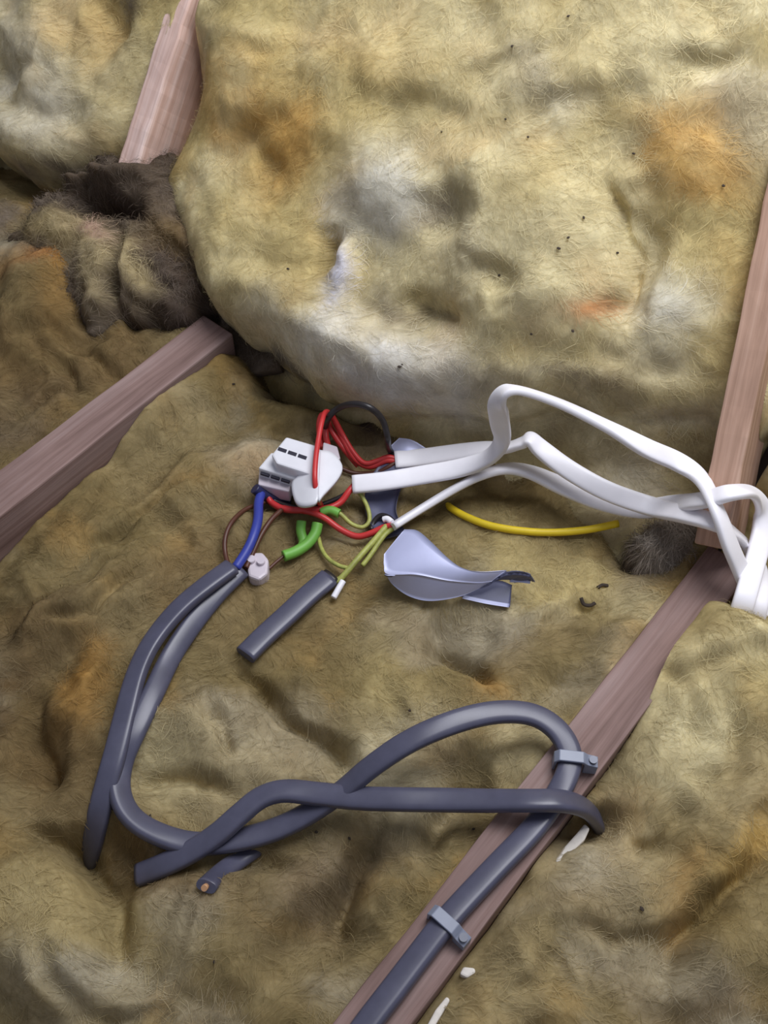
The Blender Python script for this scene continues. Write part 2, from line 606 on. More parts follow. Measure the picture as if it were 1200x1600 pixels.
mid_spots = [(40, 1100, 130, 170, 0, C_BROWN, 0.85), (60, 960, 120, 50, -25, C_BROWN, 0.6), (220, 1330, 160, 60, 15, C_BROWN, 0.7), (420, 1420, 90, 70, 0, C_BROWN, 0.35), (460, 580, 70, 24, 30, C_SOOTSHADE, 1.0), (545, 628, 70, 24, 30, C_SOOTSHADE, 0.9),  # last two paint the shade of the gap under the bank's lip
             (330, 900, 160, 80, -20, C_BROWN, 0.35), (250, 1180, 60, 50, 0, C_CREAM, 0.55), (400, 1160, 120, 60, 20, C_DIMPALE, 0.6), (620, 1200, 80, 90, 10, C_CREAM, 0.5), (820, 1160, 36, 60, 0, C_CREAM, 0.7), (840, 900, 140, 70, 0, C_OCHRE, 0.55), (600, 1080, 70, 60, 0, C_OCHRE, 0.4), (1000, 980, 60, 60, 30, C_CREAM, 0.4),
             (80, 1460, 130, 100, 0, C_OCHRE, 0.5), (120, 1530, 80, 40, 0, C_PALE, 0.35), (130, 1090, 35, 80, 10, C_DIMGOLD, 0.7), (390, 740, 160, 30, -10, C_DIMGOLD, 0.35), (250, 1360, 90, 40, 15, C_TAN, 0.7), (760, 1080, 40, 30, 0, C_DIMGOLD, 0.4),
             (60, 1480, 120, 90, 0, C_DIMCREAM, 0.5), (110, 1540, 90, 40, 0, C_DIMPALE, 0.45), (520, 1560, 60, 40, 0, C_DIMPALE, 0.4), (600, 700, 160, 26, 8, C_DUST, 0.55),
             (1010, 850, 60, 70, 0, C_DUST, 0.9), (930, 770, 130, 36, 18, C_SOOTSHADE, 0.55), (360, 1190, 150, 70, 10, C_DIMCREAM, 0.5), (640, 1210, 90, 80, 0, C_DIMPALE, 0.35),
             (60, 1180, 60, 90, 0, C_TAN, 0.6), (850, 890, 120, 60, 0, C_OCHRE, 0.4), (820, 1160, 40, 60, 0, C_DIMCREAM, 0.6), (550, 1330, 120, 60, -30, C_DUST, 0.4), (360, 880, 180, 60, -20, C_TAN, 0.35),
             (470, 950, 200, 60, 0, C_TAN, 0.25)]


def lv_mid(U, V):
    t = sstep(U_LJ[1], U_LJ[1] + 0.05, U)
    near = -0.046 + 0.042 * sstep(0.10, 0.36, V)        # the joist's side shows at the near end, not at the far end
    far = -0.030 + 0.0 * V
    h = near * (1 - t) + far * t
    r = sstep(U_RJ[0] - 0.045, U_RJ[0], U)
    h = h * (1 - r) + (-0.012) * r
    th = 0.40 + 0.12 * sstep(-0.46, -0.26, U)
    h = h - 0.04 * sstep(th, th + 0.06, V)
    return h


mid_c = [(p, w * 1.15, d * 1.7) for p, w, d in mid_c]
mid_b = [(*b[:5], b[5] * 1.35) for b in mid_b]
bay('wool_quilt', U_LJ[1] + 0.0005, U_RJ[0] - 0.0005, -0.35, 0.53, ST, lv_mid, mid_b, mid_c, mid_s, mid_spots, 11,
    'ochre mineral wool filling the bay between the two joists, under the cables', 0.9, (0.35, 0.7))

# -- left bay
lef_b = [(80, 500, 60, 70, 0, 0.022), (40, 640, 120, 50, -30, -0.012), (160, 590, 100, 30, -40, 0.008), (30, 560, 80, 40, 0, 0.010), (250, 470, 40, 40, 0, -0.03),
         (150, 430, 40, 40, 0, 0.012)]
lef_c = [([(0, 590), (90, 560), (180, 600), (210, 650)], 0.006, 0.010), ([(130, 440), (160, 500), (150, 560)], 0.006, 0.012), ([(0, 690), (80, 650), (160, 640)], 0.006, 0.008),
         ([(60, 560), (120, 620), (130, 660)], 0.006, 0.009), ([(180, 460), (215, 520), (230, 570)], 0.006, 0.012)]
lef_spots = [(60, 620, 200, 100, -20, C_BROWN, 0.85), (220, 560, 80, 40, -40, C_BROWN, 0.5), (115, 480, 38, 46, 20, C_DIMGOLD, 0.9), (70, 470, 60, 26, -20, np.array(lin(178, 120, 72)), 0.6), (90, 600, 160, 60, -20, C_TAN, 0.5), (250, 440, 80, 60, 30, C_DUST, 0.9), (300, 490, 50, 30, 30, C_SOOTSHADE, 0.8),
             (30, 400, 50, 30, 0, C_DUST, 0.7), (170, 440, 16, 60, 10, C_DIMPALE, 0.5), (30, 680, 80, 30, -30, C_DUST, 0.4)]


def lv_left(U, V):
    return -0.006 + 0.014 * sstep(0.0, 0.12, U_LJ[0] - U) - 0.02 * sstep(0.40, 0.46, V)


bay('wool_quilt', -1.0, U_LJ[0] - 0.0005, 0.05, 0.50, ST, lv_left, lef_b, lef_c, [], lef_spots, 31,
    'brown mineral wool beyond the bare left joist, with an orange stained hump', 0.9, (0.2, 0.9))

# -- right bay
rig_b = [(1110, 1070, 90, 60, -40, 0.014), (1185, 1010, 90, 34, -15, 0.016), (1010, 1330, 60, 60, 0, -0.010), (1000, 1200, 60, 50, -40, 0.008), (1100, 1300, 70, 110, 40, 0.010),
         (1130, 1520, 90, 90, 30, 0.016), (900, 1420, 80, 90, 40, 0.008), (820, 1540, 80, 50, 30, 0.006), (930, 1300, 40, 30, -30, -0.022), (1040, 1480, 30, 90, 40, -0.015), (800, 1380, 30, 40, 0, -0.006)]
rig_c = [([(1200, 1330), (1130, 1400), (1060, 1480), (1010, 1570)], 0.007, 0.014), ([(960, 1320), (1020, 1330), (1080, 1300)], 0.006, 0.009), ([(860, 1450), (950, 1490), (1040, 1470)], 0.006, 0.008),
         ([(1000, 1080), (1060, 1110), (1150, 1080)], 0.006, 0.007), ([(1160, 1150), (1120, 1230), (1060, 1270)], 0.006, 0.009), ([(760, 1560), (860, 1530), (900, 1590)], 0.006, 0.008)]
rig_s = [([(1200, 1350), (1120, 1420), (1050, 1520)], 0.006, 0.010, 0.04)]
rig_spots = [(1130, 1080, 130, 90, -30, C_OCHRE, 0.75), (1120, 1060, 80, 50, -30, C_CREAM, 0.6), (1040, 1190, 70, 90, 10, C_CREAM, 0.75), (1180, 1320, 30, 70, 30, np.array(lin(196, 160, 88)), 0.8), (1060, 1400, 40, 60, 30, C_DIMGOLD, 0.4),
             (900, 1320, 60, 40, -20, C_DUST, 0.5), (960, 1370, 120, 40, 20, C_DIMCREAM, 0.5), (1100, 1570, 140, 50, 0, C_TAN, 0.7), (920, 1400, 70, 50, 0, C_DIMPALE, 0.5), (1140, 1250, 60, 60, 0, C_DIMCREAM, 0.6), (780, 1580, 80, 30, 0, C_DIMCREAM, 0.5)]


def lv_right(U, V):
    d = U - U_RJ[1]
    t = sstep(0.0, 0.03, d)
    near = -0.020 + 0.012 * sstep(0.30, 0.38, V)
    far = -0.004
    return near * (1 - t) + far * t + 0.014 * sstep(0.31, 0.39, V) * (1 - sstep(0.05, 0.2, d)) - 0.03 * sstep(0.43, 0.46, V)


bay('wool_quilt', U_RJ[1] + 0.0005, 0.5, -0.25, 0.50, ST, lv_right, rig_b, rig_c, rig_s, rig_spots, 53,
    'yellow mineral wool at the lower right, beyond the joist with the clipped cable', 0.9, (0.45, 0.5),
    lambda U, V: -0.010 * sstep(0.33, 0.40, V) * np.exp(-((U - U_RJ[1]) / 0.03) ** 2))


# ------------------------------------------------------------------ the bank of wool at the back
def bank(name, u0, u1, s0, s1, step, lip_px, lip_h, edge, bumps, creases, steps, spots, seed, label, rough=1.0, mix=(0.6, 0.4)):
    nu, ns = int((u1 - u0) / step) + 1, int((s1 - s0) / step) + 1
    U, S = np.meshgrid(np.linspace(u0, u1, nu), np.linspace(s0, s1, ns))
    q = np.array(sorted([tuple(bank_uv(*p)) for p in lip_px]))
    lip = np.interp(U[0], q[:, 0], q[:, 1])[None, :] + 0.012 * fbm(U, 0 * U, 16, 3, seed + 8)
    x = S - lip
    h = lip_h * (1 - 0.45 * sstep(-0.36, -0.20, U)) * np.sqrt(np.clip(1 - (1 - np.clip(x / 0.05, 0, 1)) ** 2, 0, 1))     # rounded lip
    h = h - 0.02 * sstep(0.0, -0.05, x)
    h = h + edge(U, S)
    h += add_features(U, S, bank_uv, bumps, creases, steps) * sstep(-0.02, 0.03, x)
    wu = U + 0.02 * fbm(U, S, 9, 2, seed + 1)
    ws = S + 0.02 * fbm(U, S, 9, 2, seed + 2)
    h += rough * (0.010 * fbm(wu, ws, 9, 2, seed + 3) + 0.006 * (ridged(wu, ws, 10, 2, seed + 4) - 0.8) + 0.0030 * fbm(wu, ws, 30, 2, seed + 5)
                  + 0.0006 * fbm(U, S, 120, 2, seed + 6))
    P = U[..., None] * NU + BORG + S[..., None] * BDIR + h[..., None] * BNRM
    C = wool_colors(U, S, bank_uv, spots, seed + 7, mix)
    Pk = skirt(P, -0.05 * BNRM)
    return grid_object(name, Pk, skirt_c(C), label, WG)


bm_b = [(830, 380, 130, 110, 0, 0.022), (880, 490, 90, 60, 0, 0.014), (400, 400, 110, 80, 20, 0.012), (450, 480, 120, 50, 15, 0.014), (560, 520, 80, 40, 20, 0.010),
        (630, 320, 60, 60, 0, 0.014), (720, 350, 40, 40, 0, -0.016), (690, 500, 50, 30, 20, -0.012), (560, 430, 18, 50, 5, 0.014), (535, 410, 14, 50, -10, -0.012),
        (1060, 260, 80, 70, 40, 0.010), (1030, 500, 80, 70, 40, 0.012), (1000, 420, 30, 120, 10, -0.012), (450, 190, 130, 50, 20, 0.012), (620, 120, 160, 50, 0, 0.008),
        (900, 120, 200, 60, -10, 0.005), (590, 570, 110, 50, 14, 0.020), (900, 590, 120, 30, 0, 0.010), (1100, 120, 120, 40, -20, -0.005), (420, 100, 90, 40, 10, 0.010)]
bm_c = [([(945, 270), (968, 340), (978, 430), (966, 540)], 0.006, 0.016), ([(760, 420), (800, 440), (810, 475)], 0.004, 0.012), ([(650, 470), (700, 495), (745, 510)], 0.004, 0.012),
        ([(530, 370), (538, 410), (552, 450)], 0.004, 0.012), ([(350, 80), (450, 110), (540, 105)], 0.006, 0.010), ([(400, 220), (440, 260), (460, 310)], 0.006, 0.009),
        ([(320, 260), (400, 240), (500, 170)], 0.006, 0.008), ([(540, 460), (600, 490), (680, 560)], 0.006, 0.010), ([(370, 420), (450, 415), (520, 440)], 0.006, 0.008),
        ([(720, 160), (850, 110), (960, 70)], 0.006, 0.008), ([(980, 130), (1100, 110), (1200, 100)], 0.007, 0.010), ([(820, 190), (930, 170), (1000, 160)], 0.006, 0.006),
        ([(600, 200), (700, 190), (760, 210)], 0.007, 0.006), ([(990, 560), (1050, 580), (1100, 570)], 0.006, 0.008)]
bm_s = [([(965, 290), (980, 420), (960, 540)], 0.005, -0.012, 0.05)]
bm_spots = [(430, 575, 50, 16, 25, C_SOOTSHADE, 0.8), (960, 800, 120, 40, 10, C_DUST, 0.7), (400, 190, 100, 60, 20, C_GOLD, 0.65), (450, 270, 60, 60, 40, C_GOLD, 0.6), (560, 90, 120, 50, 0, C_GOLD, 0.3), (1075, 215, 80, 60, 20, C_GOLD, 0.85), (1050, 290, 50, 40, 0, C_GOLD, 0.9),  # first spot paints shade into the gap below the lip
            (905, 484, 45, 18, 0, np.array(lin(206, 128, 66)), 0.8), (625, 330, 65, 75, 10, C_PALE, 0.95), (562, 425, 20, 55, 5, np.array(lin(222, 220, 228)), 1.0), (610, 565, 130, 60, 18, np.array(lin(214, 211, 204)), 1.0),
            (480, 540, 110, 40, 20, C_PALE, 0.6), (1030, 500, 60, 70, 40, C_PALE, 0.85), (720, 345, 50, 36, 0, C_DUST, 0.75), (680, 500, 70, 26, 25, C_DUST, 0.65), (850, 600, 160, 30, 0, C_DUST, 0.45),
            (920, 700, 220, 50, 10, C_DUST, 0.45), (830, 400, 120, 100, 0, C_CREAM, 0.5), (800, 60, 260, 60, 0, C_CREAM, 0.55), (860, 150, 100, 50, 0, C_PALE, 0.4), (380, 440, 60, 60, 0, C_CREAM, 0.6),
            (1010, 640, 90, 30, 0, C_PALE, 0.45), (970, 720, 60, 40, 20, C_PALE, 0.55), (1160, 200, 40, 80, 0, C_DUST, 0.3), (340, 520, 40, 50, 0, C_DUST, 0.6), (250, 340, 40, 60, 30, C_TAN, 0.5), (960, 550, 40, 60, 0, C_DUST, 0.4)]
ru0, ru1 = bank_uv(194, 262, 0.045)[0], bank_uv(1133, 744, 0.02)[0]
print('rafters', ru0, ru1)


def ed_mid(U, S):
    a = -0.062 * np.exp(-((U - ru0) / 0.040) ** 2) * sstep(0.0, 0.08, S) * (1 - 0.95 * sstep(0.14, 0.22, S))
    b = -0.040 * sstep(ru1 - 0.10, ru1, U + 0.15 * (S - 0.1))
    return a + b


bm_c = [bm_c[0]] + [(p, w * 1.6, d * 0.6) for p, w, d in bm_c[1:]]
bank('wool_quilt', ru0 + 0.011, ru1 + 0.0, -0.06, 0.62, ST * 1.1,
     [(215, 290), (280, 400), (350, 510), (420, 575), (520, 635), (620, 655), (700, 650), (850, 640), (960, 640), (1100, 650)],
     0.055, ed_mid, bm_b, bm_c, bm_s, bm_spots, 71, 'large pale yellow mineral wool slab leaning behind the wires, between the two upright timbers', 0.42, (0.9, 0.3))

bl_b = [(100, 110, 60, 60, 0, 0.012), (60, 230, 60, 40, 0, 0.010), (200, 40, 30, 40, 0, -0.010)]
bl_c = [([(110, 20), (150, 80), (140, 130)], 0.006, 0.010), ([(0, 110), (60, 140), (140, 120)], 0.006, 0.009), ([(170, 140), (190, 80), (230, 30)], 0.006, 0.010), ([(30, 170), (90, 200), (150, 190)], 0.006, 0.006)]
bl_spots = [(60, 180, 110, 90, 0, C_PALE, 0.6), (150, 60, 50, 50, 0, C_GOLD, 0.3), (230, 20, 30, 30, 0, C_DUST, 0.7), (30, 40, 60, 50, 0, C_PALE, 0.4), (120, 290, 140, 26, 0, C_DUST, 0.9), (0, 230, 30, 80, 0, C_DUST, 0.4)]
bl_c = [(p, w * 1.5, d * 0.7) for p, w, d in bl_c]
bank('wool_quilt', -1.1, ru0 - 0.008, -0.02, 0.62, ST * 1.1, [(-60, 250), (0, 260), (60, 290), (120, 300), (180, 285)], 0.06,
     lambda U, S: -0.015 * sstep(ru0 - 0.05, ru0, U), bl_b, bl_c, [], bl_spots, 91, 'greyish mineral wool in the top left corner, left of the pale board', 0.8, (0.7, 0.2))

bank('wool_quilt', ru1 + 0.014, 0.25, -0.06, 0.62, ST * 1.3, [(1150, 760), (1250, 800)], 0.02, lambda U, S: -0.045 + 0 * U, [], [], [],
     [(1190, 680, 60, 120, 0, C_SOOTSHADE, 1.0)], 97, 'narrow strip of dusty mineral wool right of the upright timber', 0.8, (0.3, 0.6))


# -- torn, dusty wool in the gaps: smaller heaps, each a closed mound of its own
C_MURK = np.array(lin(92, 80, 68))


def heap(name, px, py, z, rx, ry, tilt, thick, base, bumps, spots, seed, label, rough=1.0):
    c = at(px, py, z)
    nrm = ZV * (1 - tilt) + BNRM * tilt
    nrm /= np.linalg.norm(nrm)
    ax = RGT - nrm * (RGT @ nrm)
    ax /= np.linalg.norm(ax)
    ay = np.cross(nrm, ax)

    def mp(x, y):
        d = ray(x, y)
        P = CAM + d * (((c - CAM) @ nrm) / (d @ nrm))
        return np.array([(P - c) @ ax, (P - c) @ ay])
    ex = abs(mp(px + rx, py)[0])
    ey = abs(mp(px, py - ry)[1])
    st = 0.0016
    nx, ny = int(2.6 * ex / st), int(2.6 * ey / st)
    X, Y = np.meshgrid(np.linspace(-1.3 * ex, 1.3 * ex, nx), np.linspace(-1.3 * ey, 1.3 * ey, ny))
    r = np.hypot(X / ex, Y / ey) + 0.30 * fbm(X, Y, 22, 3, seed)
    h = thick * sstep(1.15, 0.55, r) - 0.05 * sstep(0.95, 1.3, r)
    h += add_features(X, Y, mp, bumps, []) + rough * (0.005 * fbm(X, Y, 30, 3, seed + 1, 0.5) + 0.001 * (ridged(X, Y, 40, 2, seed + 2) - 0.8) + 0.0012 * fbm(X, Y, 130, 3, seed + 3))
    wu, wv = X + 0.01 * fbm(X, Y, 30, 2, seed + 4), Y + 0.01 * fbm(X, Y, 30, 2, seed + 5)
    col = np.zeros(X.shape + (3,)) + base
    m = sstep(0.0, 0.7, fbm(wu, wv, 30, 3, seed + 6))[..., None]
    col = col * (1 - 0.5 * m) + C_DUST * 0.5 * m
    nn = 1 + 0.5 * fbm(wu, wv, 40, 3, seed + 8)
    for (x, y, sx, sy, an, tint, w) in spots:
        k = np.clip(blob(wu, wv, mp, x, y, sx, sy, an, 1.2) * nn * w, 0, 1)[..., None]
        col = col * (1 - k) + tint * k
    P = c + X[..., None] * ax + Y[..., None] * ay + h[..., None] * nrm
    return grid_object(name, skirt(P, -0.01 * nrm), skirt_c(np.clip(col, 0, 1)), label, 'torn heaps of dusty wool')


heap('torn_wool', 185, 385, 0.024, 170, 130, 0.55, 0.020, C_MURK,
     [(140, 284, 100, 16, 4, 0.026), (175, 335, 60, 20, 12, -0.036), (90, 385, 70, 34, 0, 0.010), (165, 440, 20, 60, 5, 0.010), (222, 432, 16, 45, -8, 0.012), (195, 440, 10, 60, 0, -0.014), (290, 430, 50, 60, -30, -0.008), (255, 500, 40, 40, 0, -0.016), (300, 390, 40, 20, 40, 0.010)],
     [(130, 290, 100, 22, 4, C_MURK, 1.0), (180, 335, 60, 26, 12, C_SOOTSHADE, 1.0), (90, 390, 80, 40, 0, C_DIM, 0.9), (120, 370, 50, 20, 10, C_DIMCREAM, 0.6), (70, 420, 60, 26, 0, C_DUST, 0.8), (165, 430, 26, 60, 5, C_DIMCREAM, 0.8), (222, 435, 20, 45, -8, C_DIMCREAM, 1.0),  # the soot tints also paint shade into the pits
      (295, 430, 50, 60, -30, C_SOOTSHADE, 0.6), (300, 400, 30, 20, 40, C_TAN, 0.6), (250, 500, 50, 36, 0, C_SOOTSHADE, 0.9), (30, 390, 30, 24, 0, C_SOOTSHADE, 0.8), (160, 380, 26, 16, 35, np.array(lin(186, 150, 136)), 0.9), (265, 370, 40, 40, 0, C_TAN, 0.5)],
     201, 'dark dusty torn wool in the gap below the pale board, above the left joist', 0.8)
heap('torn_wool', 1042, 868, -0.030, 60, 50, 0.3, 0.014, C_DUST, [(1030, 860, 20, 24, 0, 0.006)], [(1035, 862, 34, 34, 0, np.array(lin(150, 140, 128)), 1.0)], 231,
     'small dusty grey wool lump at the far end of the right joist', 0.8)

# ------------------------------------------------------------------ placing things on the built surfaces
bpy.context.view_layer.update()
DG = bpy.context.evaluated_depsgraph_get()


def surf(px, py, lift=0.0):
    """point seen at this pixel on the built surface, raised towards the viewer's side by `lift`"""
    d = ray(px, py)
    ok, loc, *_ = scene.ray_cast(DG, Vector(CAM), Vector(d))
    P = np.array(loc) if ok else at(px, py, 0)
    return P - d * lift


def ground(P):
    ok, loc, *_ = scene.ray_cast(DG, Vector((P[0], P[1], P[2] + 0.12)), Vector((0, 0, -1)))
    return loc[2] if ok else -1


def catmull(P, n):
    P = np.array(P, float)
    E = np.concatenate([[2 * P[0] - P[1]], P, [2 * P[-1] - P[-2]]])
    out = []
    for i in range(1, len(E) - 2):
        p0, p1, p2, p3 = E[i - 1], E[i], E[i + 1], E[i + 2]
        for k in range(n):
            t = k / n
            out.append(0.5 * ((2 * p1) + (-p0 + p2) * t + (2 * p0 - 5 * p1 + 4 * p2 - p3) * t * t + (-p0 + 3 * p1 - 3 * p2 + p3) * t ** 3))
    out.append(P[-1])
    return np.array(out)


def path(pts, n=8, keep=0.0, smooth=2, tail=0):
    """pts: (px, py, lift[, roll]) with lift above the surface, or ('z', height). Depths are evened out, then kept off the surface."""
    W, roll = [], []
    for p in pts:
        l = p[2]
        W.append(at(p[0], p[1], l[1]) if isinstance(l, tuple) else surf(p[0], p[1], l))
        roll.append(p[3] if len(p) > 3 else 0.0)
    W = np.array(W)
    t = np.linalg.norm(W - CAM, axis=1)
    D = (W - CAM) / t[:, None]
    for k in range(smooth):
        s = t.copy()
        s[1:-1] = 0.25 * t[:-2] + 0.5 * t[1:-1] + 0.25 * t[2:]
        t = s
    W = CAM + D * t[:, None]
    C = catmull(np.concatenate([W, np.array(roll)[:, None]], 1), n)
    Q, R = C[:, :3], C[:, 3]
    if keep > 0:
        up = np.zeros(len(Q))
        for i, q in enumerate(Q):
            g = ground(q)
            up[i] = max(0, g + keep - q[2])
        up = np.minimum(up, 0.03)
        if tail: up[-tail:] = 0
        k = np.hanning(15)[1:-1]
        up = np.array([up[max(0, i - 5):i + 6].max() for i in range(len(up))]) if len(up) > 12 else up
        if len(up) > 13: up = np.convolve(np.pad(up, 6, mode='edge'), k / k.sum(), 'valid')
        Q = Q.copy()
        d = (CAM - Q) / np.linalg.norm(CAM - Q, axis=1)[:, None]
        Q += d * (up / np.maximum(d[:, 2], 0.3))[:, None]
        for _ in range(2):
            Q[1:-1] = 0.25 * Q[:-2] + 0.5 * Q[1:-1] + 0.25 * Q[2:]
    return Q, R


def sweep(name, Q, R, w, t, mat, parent=None, seg=14, cap=True, power=2.6, wscale=None, face=None):
    """flat rounded section (w wide, t thick) swept along Q, rolled by R degrees"""
    T = np.gradient(Q, axis=0)
    T /= np.linalg.norm(T, axis=1)[:, None]
    V, Fc = [], []
    prev = None
    n = len(Q)
    for i in range(n):
        ref = ZV if face is None else (face - Q[i]) / np.linalg.norm(face - Q[i])
        u = ref - T[i] * (ref @ T[i])
        if np.linalg.norm(u) < 0.25:
            u = prev if prev is not None else np.array([0, 1.0, 0])
        if prev is not None:
            pr = prev - T[i] * (prev @ T[i])
            pr /= np.linalg.norm(pr)
            u = u / np.linalg.norm(u)
            u = 0.5 * u + 0.5 * pr if (u @ pr) > 0 else pr
        u = u - T[i] * (u @ T[i])
        u /= np.linalg.norm(u)
        prev = u
        s = np.cross(T[i], u)
        a = math.radians(R[i])
        s2, u2 = s * math.cos(a) + u * math.sin(a), -s * math.sin(a) + u * math.cos(a)
        k = 1.0 if wscale is None else wscale[i]
        for j in range(seg):
            an = 2 * math.pi * j / seg
            cx, cy = math.cos(an), math.sin(an)
            x = math.copysign(abs(cx) ** (2 / power), cx) * w / 2 * k
            y = math.copysign(abs(cy) ** (2 / power), cy) * t / 2 * k
            V.append(Q[i] + s2 * x + u2 * y)
    for i in range(n - 1):
        for j in range(seg):
            a, b = i * seg + j, i * seg + (j + 1) % seg
            Fc.append([a, b, b + seg, a + seg])
    if cap:
        Fc.append(list(range(seg - 1, -1, -1)))
        Fc.append(list(range((n - 1) * seg, n * seg)))
    bm = bmesh.new()
    vv = [bm.verts.new(tuple(map(float, v))) for v in V]
    for f in Fc: bm.faces.new([vv[i] for i in f])
    bmesh.ops.recalc_face_normals(bm, faces=bm.faces)
    me = bpy.data.meshes.new(name)
    bm.to_mesh(me)
    bm.free()
    sm = [len(p.vertices) == 4 for p in me.polygons]
    me.polygons.foreach_set('use_smooth', sm)
    return link(name, me, mat, parent)


def wire(name, pts, d, mat, parent, n=8, keep=None, smooth=1):
    Q, R = path(pts, n, d * 0.5 if keep is None else keep, smooth)
    return sweep(name, Q, R, d, d, mat, parent, 10, True, 2.0)


# ------------------------------------------------------------------ grey cables
GW, GT = 0.0150, 0.0082
KG = 0.005
gA = [(362, 886, 0.016, -10), (326, 912, 0.018, -10), (280, 950, 0.020, -15), (239, 1000, 0.022, -20), (214, 1050, 0.023, -20), (197, 1110, 0.023, -10), (182, 1170, 0.022, 0),
      (165, 1230, 0.014, 0), (152, 1282, 0.009, 0), (142, 1325, 0.003, 0), (136, 1355, -0.014, 0)]
g = empty('grey_cable', surf(300, 950), 'grey flat cable running down from the blue sleeve into the wool at far left', 'cable', 'grey twin cables')
Q, R = path(gA[:8], 8, KG)
Q2, R2 = path([gA[7], gA[8], gA[9], gA[10]], 6, 0)
Q, R = np.concatenate([Q[:-3], Q2[1:]]), np.concatenate([R[:-3], R2[1:]])
for _ in range(3): Q[1:-1] = 0.25 * Q[:-2] + 0.5 * Q[1:-1] + 0.25 * Q[2:]
sweep('sheath', Q, R, GW, GT, M_GREY, g, 20, power=3.2)
wire('blue_core', [(368, 888, 0.012), (385, 862, 0.016), (396, 838, 0.018), (403, 812, 0.018), (404, 786, 0.016), (408, 772, 0.014)], 0.0074, M_BLUE, g)
wire('brown_core', [(360, 893, 0.010), (352, 865, 0.010), (352, 840, 0.012), (362, 816, 0.014), (382, 797, 0.014), (404, 788, 0.014), (420, 782, 0.012)], 0.0036, M_BROWN, g)

gB = [(376, 890, 0.008, 20), (340, 926, 0.007, 20), (302, 973, 0.006, 30), (267, 1026, 0.006, 30), (241, 1080, 0.006, 20), (216, 1132, 0.006, 15), (192, 1186, 0.008, 25), (186, 1232, 0.011, 35),
      (202, 1272, 0.012, 30), (240, 1300, 0.012, 20), (300, 1318, 0.013, 10), (365, 1313, 0.013, 5), (425, 1298, 0.014, 5), (480, 1272, 0.016, 10), (532, 1238, 0.024, 20), (580, 1198, 0.034, 15), (640, 1158, 0.040, 5),
      (710, 1128, 0.042, -5), (775, 1113, 0.040, 0), (830, 1116, 0.034, 5), (868, 1138, 0.022, 5), (889, 1172, 0.012, 0), (888, 1205, 0.007, 0), (866, 1250, 0.006, -14), (830, 1298, 0.006, -14), (780, 1350, 0.006, -14), (730, 1403, 0.006, -14),
      (690, 1448, 0.006, -14), (650, 1500, 0.006, -14), (612, 1550, 0.006, -14), (570, 1605, 0.006, -14), (520, 1680, 0.006, -14)]
g = empty('grey_cable', surf(640, 1160), 'long grey flat cable looping across the wool and clipped along the right joist', 'cable', 'grey twin cables')
Q, R = path(gB, 8, KG)
GB_Q = Q
sweep('sheath', Q, R, GW, GT, M_GREY, g, 20, power=3.2)
wire('brown_core', [(384, 888, 0.010), (396, 862, 0.010), (408, 836, 0.010), (424, 812, 0.012), (440, 797, 0.012)], 0.0040, M_BROWN, g)

gC = [(216, 1368, 0.006, 0), (255, 1352, 0.008, 0), (300, 1330, 0.020, 5), (340, 1303, 0.026, 10), (375, 1272, 0.028, 15), (408, 1246, 0.028, 15), (445, 1236, 0.028, 10), (500, 1241, 0.030, 0), (560, 1247, 0.030, 0),
      (620, 1249, 0.030, 0), (690, 1250, 0.030, 0), (760, 1251, 0.030, 8), (830, 1251, 0.030, 16), (880, 1252, 0.028, 15), (912, 1262, 0.022, 10), (930, 1280, 0.008, 0), (938, 1300, -0.02, 0)]
g = empty('grey_cable', surf(600, 1250), 'grey flat cable lying straight across, dipping into wool beyond the right joist', 'cable', 'grey twin cables')
Q, R = path(gC, 8, 0)
sweep('sheath', Q, R, GW, GT, M_GREY, g, 20, power=3.2)
q0 = Q[0]; tdir = (Q[0] - Q[2]) / np.linalg.norm(Q[0] - Q[2])
sweep('cut_end', np.array([q0 - tdir * 0.001, q0 + tdir * 0.0012]), np.array([R[0], R[0]]), GW * 0.8, GT * 0.7, M_GREYCUT, g)

g = empty('grey_cable', surf(360, 1360), 'short dark grey cable end poking out of the wool, copper tip showing', 'cable', 'grey twin cables')
Q, R = path([(420, 1310, -0.01), (395, 1328, 0.000), (368, 1347, 0.005), (343, 1366, 0.006), (322, 1385, 0.006)], 6, 0)
sweep('sheath', Q, R, GW * 0.85, GT * 0.9, M_GREY, g)
tdir = (Q[-1] - Q[-3]) / np.linalg.norm(Q[-1] - Q[-3])
sweep('copper_tip', np.array([Q[-1] - tdir * 0.001, Q[-1] + tdir * 0.002, Q[-1] + tdir * 0.0035]), np.zeros(3), 0.004, 0.004, M_COPPER, g, 10, True, 2.0)

g = empty('grey_cable', surf(450, 965), 'short straight grey cable lying below the green wires, bared end up', 'cable', 'grey twin cables')
Q, R = path([(383, 1024, 0.003, 0), (415, 992, 0.007, 0), (450, 960, 0.009, 0), (482, 930, 0.010, 0), (514, 903, 0.010, 0)], 8, KG)
sweep('sheath', Q, R, GW * 1.08, GT, M_GREY, g, 20, power=3.2)
tdir = (Q[-1] - Q[-3]) / np.linalg.norm(Q[-1] - Q[-3])
sweep('cut_end', np.array([Q[-1] - tdir * 0.001, Q[-1] + tdir * 0.003]), np.zeros(2), GW * 0.95, GT * 0.8, M_BLACK, g)
wire('earth_core', [(512, 906, 0.010), (528, 907, 0.011), (545, 890, 0.013), (560, 872, 0.014), (578, 852, 0.016), (592, 836, 0.018), (604, 822, 0.02)], 0.0046, M_OLIVE, g)
wire('earth_loop', [(548, 888, 0.012), (530, 884, 0.010), (512, 872, 0.010), (502, 856, 0.009), (498, 840, 0.010)], 0.0032, M_OLIVE, g)
wire('white_stub', [(536, 908, 0.012), (529, 920, 0.010), (521, 934, 0.008)], 0.0048, M_WHITE, g)


